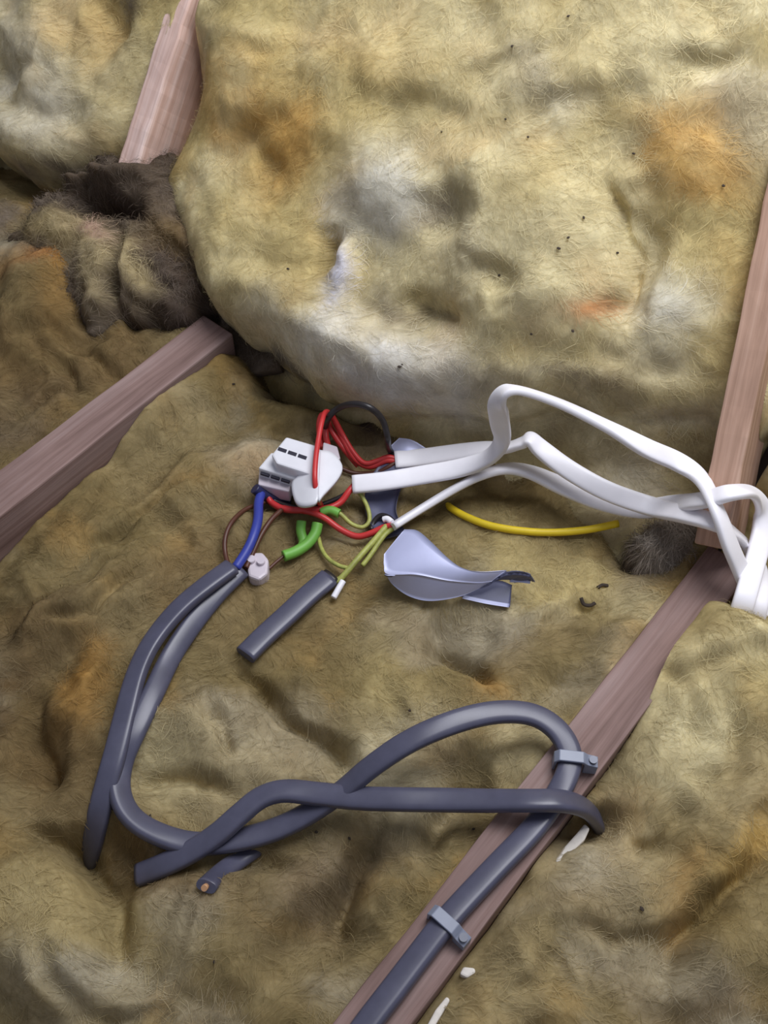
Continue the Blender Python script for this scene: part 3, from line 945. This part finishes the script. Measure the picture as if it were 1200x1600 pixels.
# ------------------------------------------------------------------ cable clips
def clip(px, py, qi, label):
    i = qi
    P = GB_Q[i]
    T = (GB_Q[i + 1] - GB_Q[i - 1])
    T[2] = 0
    T /= np.linalg.norm(T)
    S = np.cross(T, ZV)                   # across the cable
    if S @ RGT < 0: S = -S
    zb = 0.0005
    e = empty('cable_clip', np.array([P[0], P[1], 0.0]), label, 'cable clip', 'cable clips on the right joist')
    L, w, th = 0.0075, GW / 2 + 0.001, 0.002
    top = P[2] + GT / 2 + 0.0008
    prof = [(-w - th, zb), (-w - th, top - 0.002), (-w + 0.001, top + th), (w - 0.001, top + th), (w + th, top - 0.002 + 0.001), (w + th + 0.0065, top - 0.003), (w + th + 0.0065, zb), (w, zb), (w, top - 0.002), (w - 0.002, top), (-w + 0.002, top), (-w, top - 0.002), (-w, zb)]
    base = np.array([P[0], P[1], 0.0])
    front = [base + S * x + ZV * z - T * L / 2 for x, z in prof]
    V = front + [p + T * L for p in front]
    n = len(prof)
    Fc = [list(range(n)), list(range(2 * n - 1, n - 1, -1))] + [[k, n + k, n + (k + 1) % n, (k + 1) % n] for k in range(n)]
    link('saddle', bevelled(V, Fc, 0.0005, 2, 'saddle'), M_CLIP, e)
    c = base + S * (w + th + 0.0032)
    zt = top - 0.003
    nl = sweep('nail', np.array([c + ZV * (zt - 0.001), c + ZV * (zt + 0.0022)]), np.zeros(2), 0.0024, 0.0024, M_STEEL, e, 12, True, 2.0)
    sweep('nail_head', np.array([c + ZV * (zt + 0.0018), c + ZV * (zt + 0.0032)]), np.zeros(2), 0.0052, 0.0052, M_STEEL, nl, 14, True, 2.0)


def nearest(px, py):
    d = ray(px, py)
    w = GB_Q - CAM
    return int(np.argmax((w @ d) / np.linalg.norm(w, axis=1)))


clip(893, 1187, nearest(891, 1188), 'grey plastic cable clip where the cable loop lands on the right joist')
clip(693, 1443, nearest(693, 1445), 'grey plastic cable clip nearest the bottom edge of the picture')

CB = surf(455, 745)
CZ = CB[2] - 0.003 + 0.034           # top of the terminal connector

# ------------------------------------------------------------------ white cables
WW, WT = 0.0148, 0.0060
SEEN = np.array([0.1, 0.0, 0.9])      # the flat side of the cables is turned up and to the near side
w1 = [(551, 757, 0.024, 10), (600, 752, 0.028, 10), (660, 742, 0.032, 10), (720, 731, 0.038, 15), (762, 716, 0.046, 35), (783, 690, 0.054, 45), (780, 655, 0.060, 40), (778, 630, 0.062, 50), (792, 611, 0.062, 65), (820, 612, 0.062, 72),
      (880, 633, 0.062, 68), (950, 667, 0.062, 55), (1010, 700, 0.060, 25), (1060, 722, 0.060, 20), (1095, 748, 0.056, 40), (1120, 795, 0.050, 50), (1140, 850, 0.030, 40), (1162, 900, ('z', 0.016), 30), (1184, 942, ('z', 0.010), 20), (1200, 975, ('z', 0.000), 20), (1214, 1003, ('z', -0.014), 20)]
e = empty('white_cable', surf(780, 700), 'white flat cable with the high loop, rising then arching over to the right', 'cable', 'white twin cables')
Q, R = path(w1, 8, 0.003, 1, 28)
sweep('sheath', Q, R, WW, WT, M_WHITE, e, 20, power=3.6, face=SEEN)
wire('red_core', [(555, 757, 0.024), (545, 768, 0.020), (532, 785, 0.016), (512, 794, 0.014), (480, 797, 0.014), (446, 796, 0.014), (425, 786, 0.014), (418, 776, 0.014)], 0.0052, M_RED, e)
wire('black_core', [(555, 757, 0.022), (540, 772, 0.017), (518, 783, 0.013), (490, 792, 0.012), (460, 793, 0.012), (430, 783, 0.012), (412, 770, 0.012)], 0.0040, M_BLACK, e)
wire('earth_core', [(556, 760, 0.022), (566, 776, 0.020), (575, 795, 0.017), (577, 814, 0.014), (566, 824, 0.012), (548, 818, 0.012), (532, 803, 0.012), (516, 797, 0.012)], 0.0034, M_OLIVE, e)

w2 = [(617, 719, 0.022, 15), (660, 715, 0.024, 15), (710, 708, 0.026, 20), (755, 702, 0.028, 35), (790, 700, 0.032, 55), (815, 692, 0.036, 60), (829, 686, 0.040, 50), (846, 702, 0.042, 20), (890, 735, 0.040, 5), (950, 768, 0.040, 0),
      (1020, 792, 0.040, 10), (1080, 806, 0.040, 20), (1130, 822, 0.038, 40), (1160, 846, 0.034, 50), (1181, 880, 0.028, 30), (1187, 912, ('z', 0.022), 15), (1183, 944, ('z', 0.014), 10), (1177, 975, ('z', 0.002), 5), (1172, 1003, ('z', -0.014), 0)]
e = empty('white_cable', surf(900, 740), 'white flat cable with the sharp kink, lying flat in the middle', 'cable', 'white twin cables')
Q, R = path(w2, 8, 0.003, 1, 28)
sweep('sheath', Q, R, WW, WT, M_WHITE, e, 20, power=3.6, face=SEEN)
wire('red_core', [(622, 718, 0.022), (606, 714, 0.022), (590, 720, 0.022), (570, 724, 0.022), (553, 708, 0.022), (536, 680, 0.026), (522, 655, 0.030), (510, 643, ('z', CZ + 0.006)), (503, 658, ('z', CZ + 0.008)), (497, 690, ('z', CZ + 0.008)), (493, 720, ('z', CZ + 0.007)), (492, 750, ('z', CZ + 0.006)), (496, 778, ('z', CZ - 0.002)), (502, 790, 0.012)], 0.0042, M_RED, e)
wire('red_core', [(622, 721, 0.020), (602, 720, 0.020), (580, 729, 0.020), (560, 722, 0.018), (543, 700, 0.018), (528, 668, 0.022), (517, 648, 0.024), (510, 660, 0.024), (509, 680, 0.024), (513, 698, 0.018)], 0.0050, M_RED, e)
wire('red_core', [(560, 728, 0.014), (538, 702, 0.016), (520, 676, 0.020), (506, 648, 0.024), (499, 660, 0.022), (500, 684, 0.020), (504, 700, 0.012)], 0.0050, M_RED, e)
wire('black_core', [(622, 716, 0.020), (608, 702, 0.022), (605, 680, 0.022), (597, 655, 0.024), (578, 637, 0.024), (552, 631, 0.024), (528, 638, 0.022), (512, 655, 0.018), (506, 680, 0.014)], 0.0050, M_BLACK, e)
wire('bare_earth', [(619, 722, 0.020), (606, 730, 0.018), (590, 738, 0.016), (566, 740, 0.014), (548, 738, 0.012), (532, 731, 0.010)], 0.0036, M_BROWN, e)

w3 = [(612, 824, 0.018, 80), (660, 794, 0.022, 80), (710, 764, 0.028, 78), (750, 744, 0.032, 74), (790, 732, 0.034, 60), (830, 738, 0.032, 45), (880, 760, 0.026, 20), (940, 783, 0.022, 0), (1000, 795, 0.022, 0), (1050, 789, 0.024, 10), (1100, 781, 0.032, 30), (1145, 769, 0.040, 45), (1175, 771, 0.044, 40), (1192, 798, 0.044, 25),
      (1188, 845, 0.042, 15), (1175, 895, ('z', 0.036), 10), (1163, 938, ('z', 0.024), 5), (1153, 972, ('z', 0.008), 0), (1146, 1003, ('z', -0.012), 0)]
e = empty('white_cable', surf(700, 770), 'white flat cable seen edge on at the left, looping at the far right', 'cable', 'white twin cables')
Q, R = path(w3, 8, 0.003, 1, 28)
sweep('sheath', Q, R, WW, WT, M_WHITE, e, 20, power=3.6, face=SEEN)
wire('red_core', [(617, 821, 0.018), (600, 824, 0.018), (578, 834, 0.016), (556, 838, 0.015), (530, 826, 0.015), (508, 810, 0.015), (485, 800, 0.014), (455, 796, 0.012), (432, 792, 0.012)], 0.0050, M_RED, e)
wire('earth_core', [(617, 824, 0.016), (603, 834, 0.014), (592, 848, 0.012), (580, 866, 0.010), (566, 884, 0.010)], 0.0038, M_OLIVE, e)
wire('black_core', [(618, 818, 0.014), (606, 808, 0.016), (594, 806, 0.015), (584, 816, 0.012), (580, 828, 0.010)], 0.0042, M_BLACK, e)
wire('white_stub', [(612, 816, 0.020), (605, 811, 0.022), (599, 812, 0.022)], 0.005, M_WHITE, e)

# ------------------------------------------------------------------ loose wires and sleeves
e = empty('green_sleeve', surf(470, 845), 'bright green forked earth sleeve with a thin copper wire end', 'wire')
wire('sleeve', [(496, 818, 0.012), (492, 834, 0.012), (480, 850, 0.012), (462, 862, 0.011), (443, 869, 0.010)], 0.0086, M_GREEN, e)
wire('sleeve', [(471, 814, 0.012), (470, 830, 0.012), (474, 846, 0.011), (470, 858, 0.010)], 0.0074, M_GREEN, e)
wire('sleeve', [(500, 800, 0.012), (515, 797, 0.012), (530, 803, 0.012)], 0.0075, M_GREEN, e)
wire('copper_wire', [(443, 869, 0.010), (432, 878, 0.009), (420, 889, 0.008)], 0.0026, M_BROWN, e)
Q, R = path([(700, 790, -0.004), (708, 796, 0.002), (730, 808, 0.005), (765, 821, 0.006), (810, 829, 0.007), (860, 832, 0.008), (915, 828, 0.009), (966, 818, 0.010)], 8, 0.0)
o = sweep('yellow_wire', Q, R, 0.0058, 0.0058, M_YELLOW, None, 12, True, 2.0)
tag(o, 'single yellow insulated wire lying on the wool below the white cables', 'wire')
o = sweep('navy_sleeve', *path([(398, 763, 0.013), (408, 771, 0.013), (420, 776, 0.013), (436, 779, 0.013), (452, 782, 0.011)], 6, 0.004), 0.0085, 0.0085, M_NAVY, None, 12, True, 2.0)
tag(o, 'dark navy sleeved wire end under the front of the white connector', 'wire')

# ------------------------------------------------------------------ white terminal connector
base = CB
zb = base[2] - 0.003
e = empty('terminal_connector', np.array([base[0], base[1], zb]), 'white stepped terminal connector with two slot rows and an open flap', 'connector')
zt1, zt2, zt3 = zb + 0.034, zb + 0.024, zb + 0.014
A = lambda L, z: [at(x, y, z) for x, y in L]
up_t = link('upper_tier', prism(A([(447, 682), (498, 697), (492, 728), (484, 741), (432, 724), (424, 710)], zt1), (0, 0, -0.034), 0.0015), M_CONN, e)
mid_t = link('middle_tier', prism(A([(424, 706), (480, 724), (470, 752), (403, 731)], zt2), (0, 0, -0.024), 0.0015), M_CONN, e)
link('lower_tier', prism(A([(405, 733), (456, 750), (452, 768), (403, 757)], zt3), (0, 0, -0.014), 0.0012), M_CLEAR, e)
for a, b, z, tier in (((434, 700), (481, 716), zt1, up_t), ((407, 737), (455, 752), zt2 - 0.004, mid_t)):
    for k in range(3):
        t0, t1 = (k + 0.04) / 3, (k + 0.86) / 3
        x0, y0 = a[0] + (b[0] - a[0]) * t0, a[1] + (b[1] - a[1]) * t0
        x1, y1 = a[0] + (b[0] - a[0]) * t1, a[1] + (b[1] - a[1]) * t1
        link('wire_slot', prism(A([(x0 + 1, y0 - 2), (x1 + 1, y1 - 2), (x1 - 1, y1 + 2.5), (x0 - 1, y0 + 2.5)], z + 0.0006), (0, 0, -0.002), 0.0), M_SLOT, tier)
for x, y in ((441, 717), (459, 723)):
    q = at(x, y, zt2 + 0.004)
    me = bpy.data.meshes.new('button')
    bm = bmesh.new()
    bmesh.ops.create_uvsphere(bm, u_segments=16, v_segments=8, radius=0.0042)
    for v in bm.verts: v.co = Vector((v.co.x + q[0], v.co.y + q[1], v.co.z * 0.7 + q[2] - 0.002))
    bm.to_mesh(me); bm.free()
    me.polygons.foreach_set('use_smooth', [True] * len(me.polygons))
    link('push_button', me, M_CONN, mid_t)


def leaf(outline, hinge, z_h, z_o, th, name):
    """curved flap: z_h at the hinge line, bending to z_o away from it"""
    h0, h1 = np.array(hinge[0]), np.array(hinge[1])
    hd = (h1 - h0) / np.linalg.norm(h1 - h0)
    hn = np.array([-hd[1], hd[0]])
    N = 40
    O = np.array(outline, float)
    O = catmull(np.concatenate([O, O[:1]]), 5)[:-1]
    c = O.mean(0)
    dmax = max(abs((p - h0) @ hn) for p in O)
    V, Fc = [], []
    rings = 7
    for side in (0, 1):
        for r_ in range(rings + 1):
            k = r_ / rings
            for p in O:
                q = c + (p - c) * k
                d = min(abs((q - h0) @ hn) / dmax, 1)
                z = z_h + (z_o - z_h) * (d ** 1.4)
                V.append(at(q[0], q[1], z) - ZV * (th * side))
    m = len(O)
    off = (rings + 1) * m
    for side in (0, 1):
        for r_ in range(rings):
            for j in range(m):
                a, b = side * off + r_ * m + j, side * off + r_ * m + (j + 1) % m
                f = [a, b, b + m, a + m] if r_ else [side * off + r_ * m, b + m, a + m]
                Fc.append(f if side == 0 else f[::-1])
    for j in range(m):
        a, b = rings * m + j, rings * m + (j + 1) % m
        Fc.append([a, b, b + off, a + off])
    me = mesh(name, V, Fc)
    bm = bmesh.new(); bm.from_mesh(me)
    bmesh.ops.remove_doubles(bm, verts=bm.verts, dist=1e-6)
    bmesh.ops.delete(bm, geom=[v for v in bm.verts if not v.link_faces], context='VERTS')
    bmesh.ops.recalc_face_normals(bm, faces=bm.faces)
    bm.to_mesh(me); bm.free()
    return me


link('flap', leaf([(478, 722), (487, 706), (500, 703), (498, 742), (497, 779), (484, 789), (466, 788), (458, 774), (456, 754), (466, 742)], ((500, 703), (497, 780)), zt1 + 0.002, zt1 - 0.010, 0.003, 'flap'), M_CONN, e)
link('flap', leaf([(500, 703), (517, 706), (530, 718), (535, 732), (526, 750), (506, 772), (497, 780), (498, 742)], ((500, 703), (497, 780)), zt1 + 0.002, zt1 - 0.004, 0.003, 'flap'), M_CONN, e)
link('side_lug', prism(A([(505, 690), (527, 697), (532, 716), (520, 722), (503, 712)], zt2), (0, 0, -0.012), 0.0012), M_CLEAR, e)

# small milky connector beside the blue core
base = surf(401, 887)
e = empty('small_connector', base, 'small milky plastic wire connector beside the blue sleeve', 'connector')
zc = base[2] + 0.014
link('body', prism(A([(384, 876), (392, 863), (410, 862), (420, 874), (418, 896), (404, 906), (388, 900)], zc), (0, 0, -0.014), 0.002), M_CLEAR, e)
for x in (393, 408):
    q = at(x, 876 + (x - 393) * 0.2, zc)
    sweep('screw_tower', np.array([q - ZV * 0.002, q + ZV * 0.003]), np.zeros(2), 0.006, 0.006, M_CLEAR, e, 14, True, 2.0)

# ------------------------------------------------------------------ silver foil strip
def foil_surface(rows, th, n_across=8, n_along=10):
    """rows: list of (left px, right px) with heights -> a doubly curved thin sheet with thickness"""
    Ls = catmull([at(*r[0][:2], r[0][2]) for r in rows], n_along)
    Rs = catmull([at(*r[1][:2], r[1][2]) for r in rows], n_along)
    Cs = catmull([np.array([r[2], 0, 0.0]) for r in rows], n_along)[:, 0]
    V, m = [], n_across + 1
    grid = []
    for l, r_, c in zip(Ls, Rs, Cs):
        for j in range(m):
            t = j / n_across
            grid.append(l * (1 - t) + r_ * t + ZV * (c * 4 * t * (1 - t)))
    G = np.array(grid).reshape(len(Ls), m, 3)
    du = np.gradient(G, axis=0); dv = np.gradient(G, axis=1)
    N = np.cross(du, dv); N /= np.linalg.norm(N, axis=2)[..., None]
    N = np.where(N[..., [2]] < 0, -N, N)
    top, bot = G.reshape(-1, 3), (G - N * th).reshape(-1, 3)
    V = np.concatenate([top, bot])
    k = len(top)
    a = len(Ls)
    Fc, mi = [], []
    for i in range(a - 1):
        for j in range(n_across):
            q = [i * m + j, i * m + j + 1, (i + 1) * m + j + 1, (i + 1) * m + j]
            Fc.append(q); mi.append(0)
            Fc.append([x + k for x in q[::-1]]); mi.append(1)
    ring = [j for j in range(m)] + [i * m + m - 1 for i in range(1, a)] + [(a - 1) * m + j for j in range(m - 2, -1, -1)] + [i * m for i in range(a - 2, 0, -1)]
    for x, y in zip(ring, ring[1:] + ring[:1]):
        Fc.append([x, y, y + k, x + k]); mi.append(0)
    return V, Fc, mi


def foil(name, rows, parent, mats, th=0.0012):
    V, Fc, mi = foil_surface(rows, th)
    me = mesh(name, V, Fc)
    o = link(name, me, mats[0], parent)
    me.materials.append(mats[1])
    me.polygons.foreach_set('material_index', mi[:len(me.polygons)])
    return o


zf = surf(690, 900)[2]
e = empty('foil_strip', surf(690, 900), 'crumpled silver foil strip with a curled tip, lying under the white cables', 'foil strip')
foil('upper_facet', [((600, 866, zf + .022), (632, 827, zf + .028), 0.0005), ((600, 884, zf + .022), (652, 829, zf + .031), 0.001), ((606, 897, zf + .022), (672, 845, zf + .032), 0.001), ((650, 898, zf + .024), (700, 872, zf + .030), 0.001), ((700, 907, zf + .022), (722, 887, zf + .028), 0.001),
                     ((745, 911, zf + .018), (752, 894, zf + .026), 0.001), ((768, 909, zf + .016), (792, 892, zf + .022), 0.001)], e, (M_FOIL, M_FOILSHADE))
foil('lower_facet', [((606, 897, zf + .022), (602, 896, zf + .020), 0.0), ((625, 898, zf + .023), (614, 914, zf + .010), 0.0), ((650, 898, zf + .024), (640, 932, zf + .004), 0.0005), ((700, 907, zf + .022), (674, 939, zf + .004), 0.001), ((745, 911, zf + .018), (722, 931, zf + .008), 0.0), ((768, 909, zf + .016), (764, 912, zf + .014), 0.0)], e, (M_FOIL, M_FOILSHADE))
foil('curled_tip', [((764, 912, zf + .014), (790, 893, zf + .022), 0.001), ((776, 905, zf + .016), (812, 892, zf + .024), 0.003), ((796, 904, zf + .014), (829, 899, zf + .020), 0.003), ((804, 911, zf + .010), (836, 908, zf + .012), 0.001)], e, (M_FOILSHADE, M_FOILSHADE))
foil('bright_edge', [((797, 910, zf + .012), (797, 906, zf + .013), 0.0), ((812, 910, zf + .012), (813, 905, zf + .013), 0.0), ((828, 912, zf + .012), (829, 908, zf + .013), 0.0)], e, (M_FOIL, M_FOIL))
foil('folded_under', [((716, 931, zf + .003), (768, 906, zf + .008), 0.0), ((755, 940, zf + .002), (785, 908, zf + .007), 0.0), ((797, 948, zf + .001), (800, 914, zf + .006), 0.0)], e, (M_FOILSHADE, M_FOILSHADE))
foil('bright_edge', [((722, 935, zf + .003), (726, 930, zf + .004), 0.0), ((758, 943, zf + .003), (760, 937, zf + .004), 0.0), ((795, 949, zf + .002), (796, 943, zf + .003), 0.0)], e, (M_FOIL, M_FOIL))
zg = surf(610, 770)[2]
foil('middle', [((622, 690, zg + 0.010), (662, 700, zg + 0.014), 0.003), ((596, 722, zg + 0.010), (646, 730, zg + 0.012), 0.002), ((576, 752, zg + 0.008), (626, 762, zg + 0.010), -0.002), ((570, 784, zg + 0.006), (618, 792, zg + 0.008), -0.003),
                ((578, 815, zg + 0.006), (622, 810, zg + 0.008), -0.003), ((596, 842, zg + 0.006), (634, 832, zg + 0.010), 0.0)], e, (M_FOILSHADE, M_FOILSHADE))
foil('upper_end', [((607, 700, zg + 0.014), (624, 684, zg + 0.016), 0.0), ((622, 716, zg + 0.014), (645, 688, zg + 0.018), 0.003), ((650, 722, zg + 0.012), (675, 706, zg + 0.014), 0.002)], e, (M_FOIL, M_FOILSHADE))

# ------------------------------------------------------------------ plaster crumbs and specks
def crumb(pts, z, th, label):
    P = [at(x, y, z) for x, y in pts]
    o = link('plaster_fragment', prism(P, (0, 0, -th), 0.0012), M_PLASTER)
    return tag(o, label, 'plaster', 'plaster bits along the right joist')


def crumb_on(pts, lift, th, label):
    c = np.mean(np.array(pts, float), 0)
    return crumb(pts, surf(*c)[2] + lift, th, label)


crumb_on([(862, 1352), (880, 1325), (900, 1303), (914, 1286), (922, 1294), (914, 1312), (896, 1330), (878, 1348)], 0.006, 0.006, 'white plaster sliver beside the joist under the dipping grey cable')
crumb_on([(718, 1522), (724, 1510), (742, 1512), (744, 1520), (730, 1528)], 0.004, 0.006, 'small white plaster crumb beside the joist near the lower clip')
crumb_on([(666, 1604), (680, 1578), (698, 1556), (704, 1562), (690, 1586), (678, 1606)], 0.004, 0.006, 'thin white plaster sliver at the bottom edge beside the joist')

o = sweep('dark_scrap', *path([(908, 934, 0.003), (912, 944, 0.003), (922, 946, 0.004), (930, 942, 0.003)], 6, 0.001), 0.0028, 0.0020, M_SPECK, None, 8)
tag(o, 'larger of two dark curled scraps lying on the wool right of the foil', 'scrap', 'dark scraps on the wool')
o = sweep('dark_scrap', *path([(934, 918, 0.002), (941, 914, 0.003), (950, 915, 0.002)], 6, 0.001), 0.0026, 0.0018, M_SPECK, None, 8)
tag(o, 'smaller upper one of two dark curled scraps right of the foil', 'scrap', 'dark scraps on the wool')

SP = [(825, 214), (790, 186), (873, 388), (888, 371), (628, 570), (624, 573), (830, 522), (895, 517), (640, 1110), (546, 1310), (494, 1300), (450, 420), (1130, 290), (990, 240), (690, 205), (545, 1258), (365, 600), (235, 1275), (780, 430),
      (888, 25), (800, 72), (912, 340), (965, 395), (335, 1503), (740, 1295), (1003, 1420)]
bm = bmesh.new()
for x, y in SP:
    P = surf(x, y, 0.0016)
    m = Matrix.Translation(Vector(P)) @ Matrix.Rotation(random.uniform(0, 3), 4, 'Z') @ Matrix.Diagonal((random.uniform(0.8, 1.6), random.uniform(0.7, 1.1), 0.6, 1))
    bmesh.ops.create_icosphere(bm, subdivisions=1, radius=0.0012, matrix=m)
me = bpy.data.meshes.new('dust_specks')
bm.to_mesh(me); bm.free()
tag(link('dust_specks', me, M_SPECK), 'tiny dark dust specks scattered over the mineral wool', 'dust', None, 'stuff')


# ------------------------------------------------------------------ loose fibres on the wool
def ribbons(name, L, nrm, colr, width, parent):
    """L: (n, k, 3) fibre centre lines; thin ribbons facing the local normal"""
    n, k = L.shape[:2]
    T = np.gradient(L, axis=1)
    S = np.cross(T, nrm[:, None, :])
    S /= np.linalg.norm(S, axis=2)[..., None] + 1e-12
    w = np.sin(np.linspace(0.25, math.pi - 0.25, k))[None, :, None] * width[:, None, None] / 2
    V = np.stack([L - S * w, L + S * w], 2).reshape(-1, 3)
    b = (np.arange(n) * 2 * k)[:, None] + (np.arange(k - 1) * 2)[None, :]
    q = np.stack([b, b + 1, b + 3, b + 2], -1).reshape(-1, 4)
    me = bpy.data.meshes.new(name)
    me.vertices.add(len(V)); me.vertices.foreach_set('co', V.reshape(-1).astype(np.float32))
    nf = len(q)
    me.loops.add(nf * 4); me.loops.foreach_set('vertex_index', q.reshape(-1).astype(np.int32))
    me.polygons.add(nf)
    me.polygons.foreach_set('loop_start', np.arange(0, nf * 4, 4, dtype=np.int32))
    me.polygons.foreach_set('loop_total', np.full(nf, 4, dtype=np.int32))
    me.polygons.foreach_set('use_smooth', np.ones(nf, dtype=bool))
    me.update()
    ca = me.color_attributes.new('wool_tint', 'FLOAT_COLOR', 'POINT')
    rgba = np.ones((len(V), 4), np.float32)
    rgba[:, :3] = np.repeat(colr, 2 * k, 0)
    ca.data.foreach_set('color', rgba.reshape(-1))
    o = link(name, me, FIBRE, None)
    o.parent = parent
    o.matrix_parent_inverse = parent.matrix_basis.inverted()
    o['kind'] = 'stuff'
    return o


def fibre_material():
    m, nt, b = new_mat('wool_fibre')
    v = nt.nodes.new('ShaderNodeVertexColor')
    v.layer_name = 'wool_tint'
    n = noise(nt, coords(nt), 300, 2)
    c = ramp(nt, n, [(0.3, (0.92, 0.92, 0.92)), (0.7, (1.06, 1.06, 1.06))])
    nt.links.new(mixc(nt, 1.0, v.outputs[0], c, 'MULTIPLY'), b.inputs['Base Color'])
    b.inputs['Roughness'].default_value = 0.9
    b.inputs['Specular IOR Level'].default_value = 0.1
    return m


FIBRE = fibre_material()
rng = np.random.default_rng(77)


def in_view(P, m=120):
    d = P - CAM
    z = d @ FWD
    x, y = 600 + F_PX * (d @ RGT) / z, 800 - F_PX * (d @ UPV) / z
    return (x > -m) & (x < 1200 + m) & (y > -m) & (y < 1600 + m)


for gi, (o, P, C) in enumerate(GRIDS):
    ny, nx = P.shape[:2]
    n = 110000
    i, j = rng.uniform(3, ny - 4, n), rng.uniform(3, nx - 4, n)
    ok = in_view(P[i.astype(int), j.astype(int)])
    i, j = i[ok], j[ok]
    keep = rng.random(len(i)) < min(1, 0.62 * (nx * ny * ST * ST) / 0.38)
    i, j = i[keep], j[keep]
    torn = o.name.startswith('torn')
    if torn:
        n = 14000 if nx * ny > 20000 else 3500
        i, j = rng.uniform(3, ny - 4, n), rng.uniform(3, nx - 4, n)
    n = len(i)
    K = 5
    flow = 3.0 * perlin(i * 0.018, j * 0.018, 300 + gi) + 1.2 * perlin(i * 0.06, j * 0.06, 310 + gi)
    th = flow + rng.normal(0, 0.65, n)
    cur = rng.normal(0, 0.28, n)
    ln = rng.uniform(0.008, 0.022, n) / ST / K
    a_, b_ = i.copy(), j.copy()
    pts = []
    hmax = rng.random(n) ** 4 * 0.0032 + 0.0003
    if torn: hmax = rng.random(n) ** 2 * 0.008 + 0.0005
    for k in range(K):
        ii = np.clip(a_, 1, ny - 3); jj = np.clip(b_, 1, nx - 3)
        i0, j0 = ii.astype(int), jj.astype(int)
        fi, fj = (ii - i0)[:, None], (jj - j0)[:, None]
        p = (P[i0, j0] * (1 - fi) * (1 - fj) + P[i0 + 1, j0] * fi * (1 - fj) + P[i0, j0 + 1] * (1 - fi) * fj + P[i0 + 1, j0 + 1] * fi * fj)
        if k == 0:
            du = P[i0 + 1, j0] - P[i0 - 1, j0]
            dv = P[i0, j0 + 1] - P[i0, j0 - 1]
            N = np.cross(dv, du); N /= np.linalg.norm(N, axis=1)[:, None] + 1e-12
            N = np.where((N @ (ZV * 0.6 + BNRM * 0.4))[:, None] < 0, -N, N)
            col0 = C[i0, j0]
        pts.append(p + N * (hmax * math.sin(math.pi * (k + 0.3) / (K - 0.4)))[:, None])
        a_ = a_ + np.sin(th) * ln
        b_ = b_ + np.cos(th) * ln
        th = th + cur
    L = np.stack(pts, 1)
    colr = np.clip(col0 * rng.normal(1.0, 0.07, n)[:, None] * (1 + 0.0 * col0), 0, 1)
    if torn: colr = np.clip(colr * 1.25 + 0.01, 0, 1)
    ribbons('loose_fibres', L, N, colr, rng.uniform(0.00016, 0.00036, n), o)

for ti, (o, W, C) in enumerate(TUFTS):
    n = 3500
    idx = rng.integers(0, len(W), n)
    c = W.mean(0)
    N = W[idx] - c
    N[:, 2] += 0.004
    N /= np.linalg.norm(N, axis=1)[:, None]
    r = rng.normal(0, 1, (n, 3))
    T = r - N * np.sum(r * N, 1)[:, None]
    T /= np.linalg.norm(T, axis=1)[:, None]
    D = T + N * rng.uniform(-0.35, 0.12, n)[:, None]
    B = np.cross(N, T) * rng.normal(0, 0.5, n)[:, None]
    ln = rng.uniform(0.006, 0.018, n)[:, None]
    L = np.stack([W[idx] + D * ln * t + B * ln * t * t for t in np.linspace(0, 1, 5)], 1)
    ribbons('loose_fibres', L, N, np.clip(C[idx] * rng.normal(1, 0.15, n)[:, None], 0, 1), rng.uniform(0.0002, 0.0004, n), o)
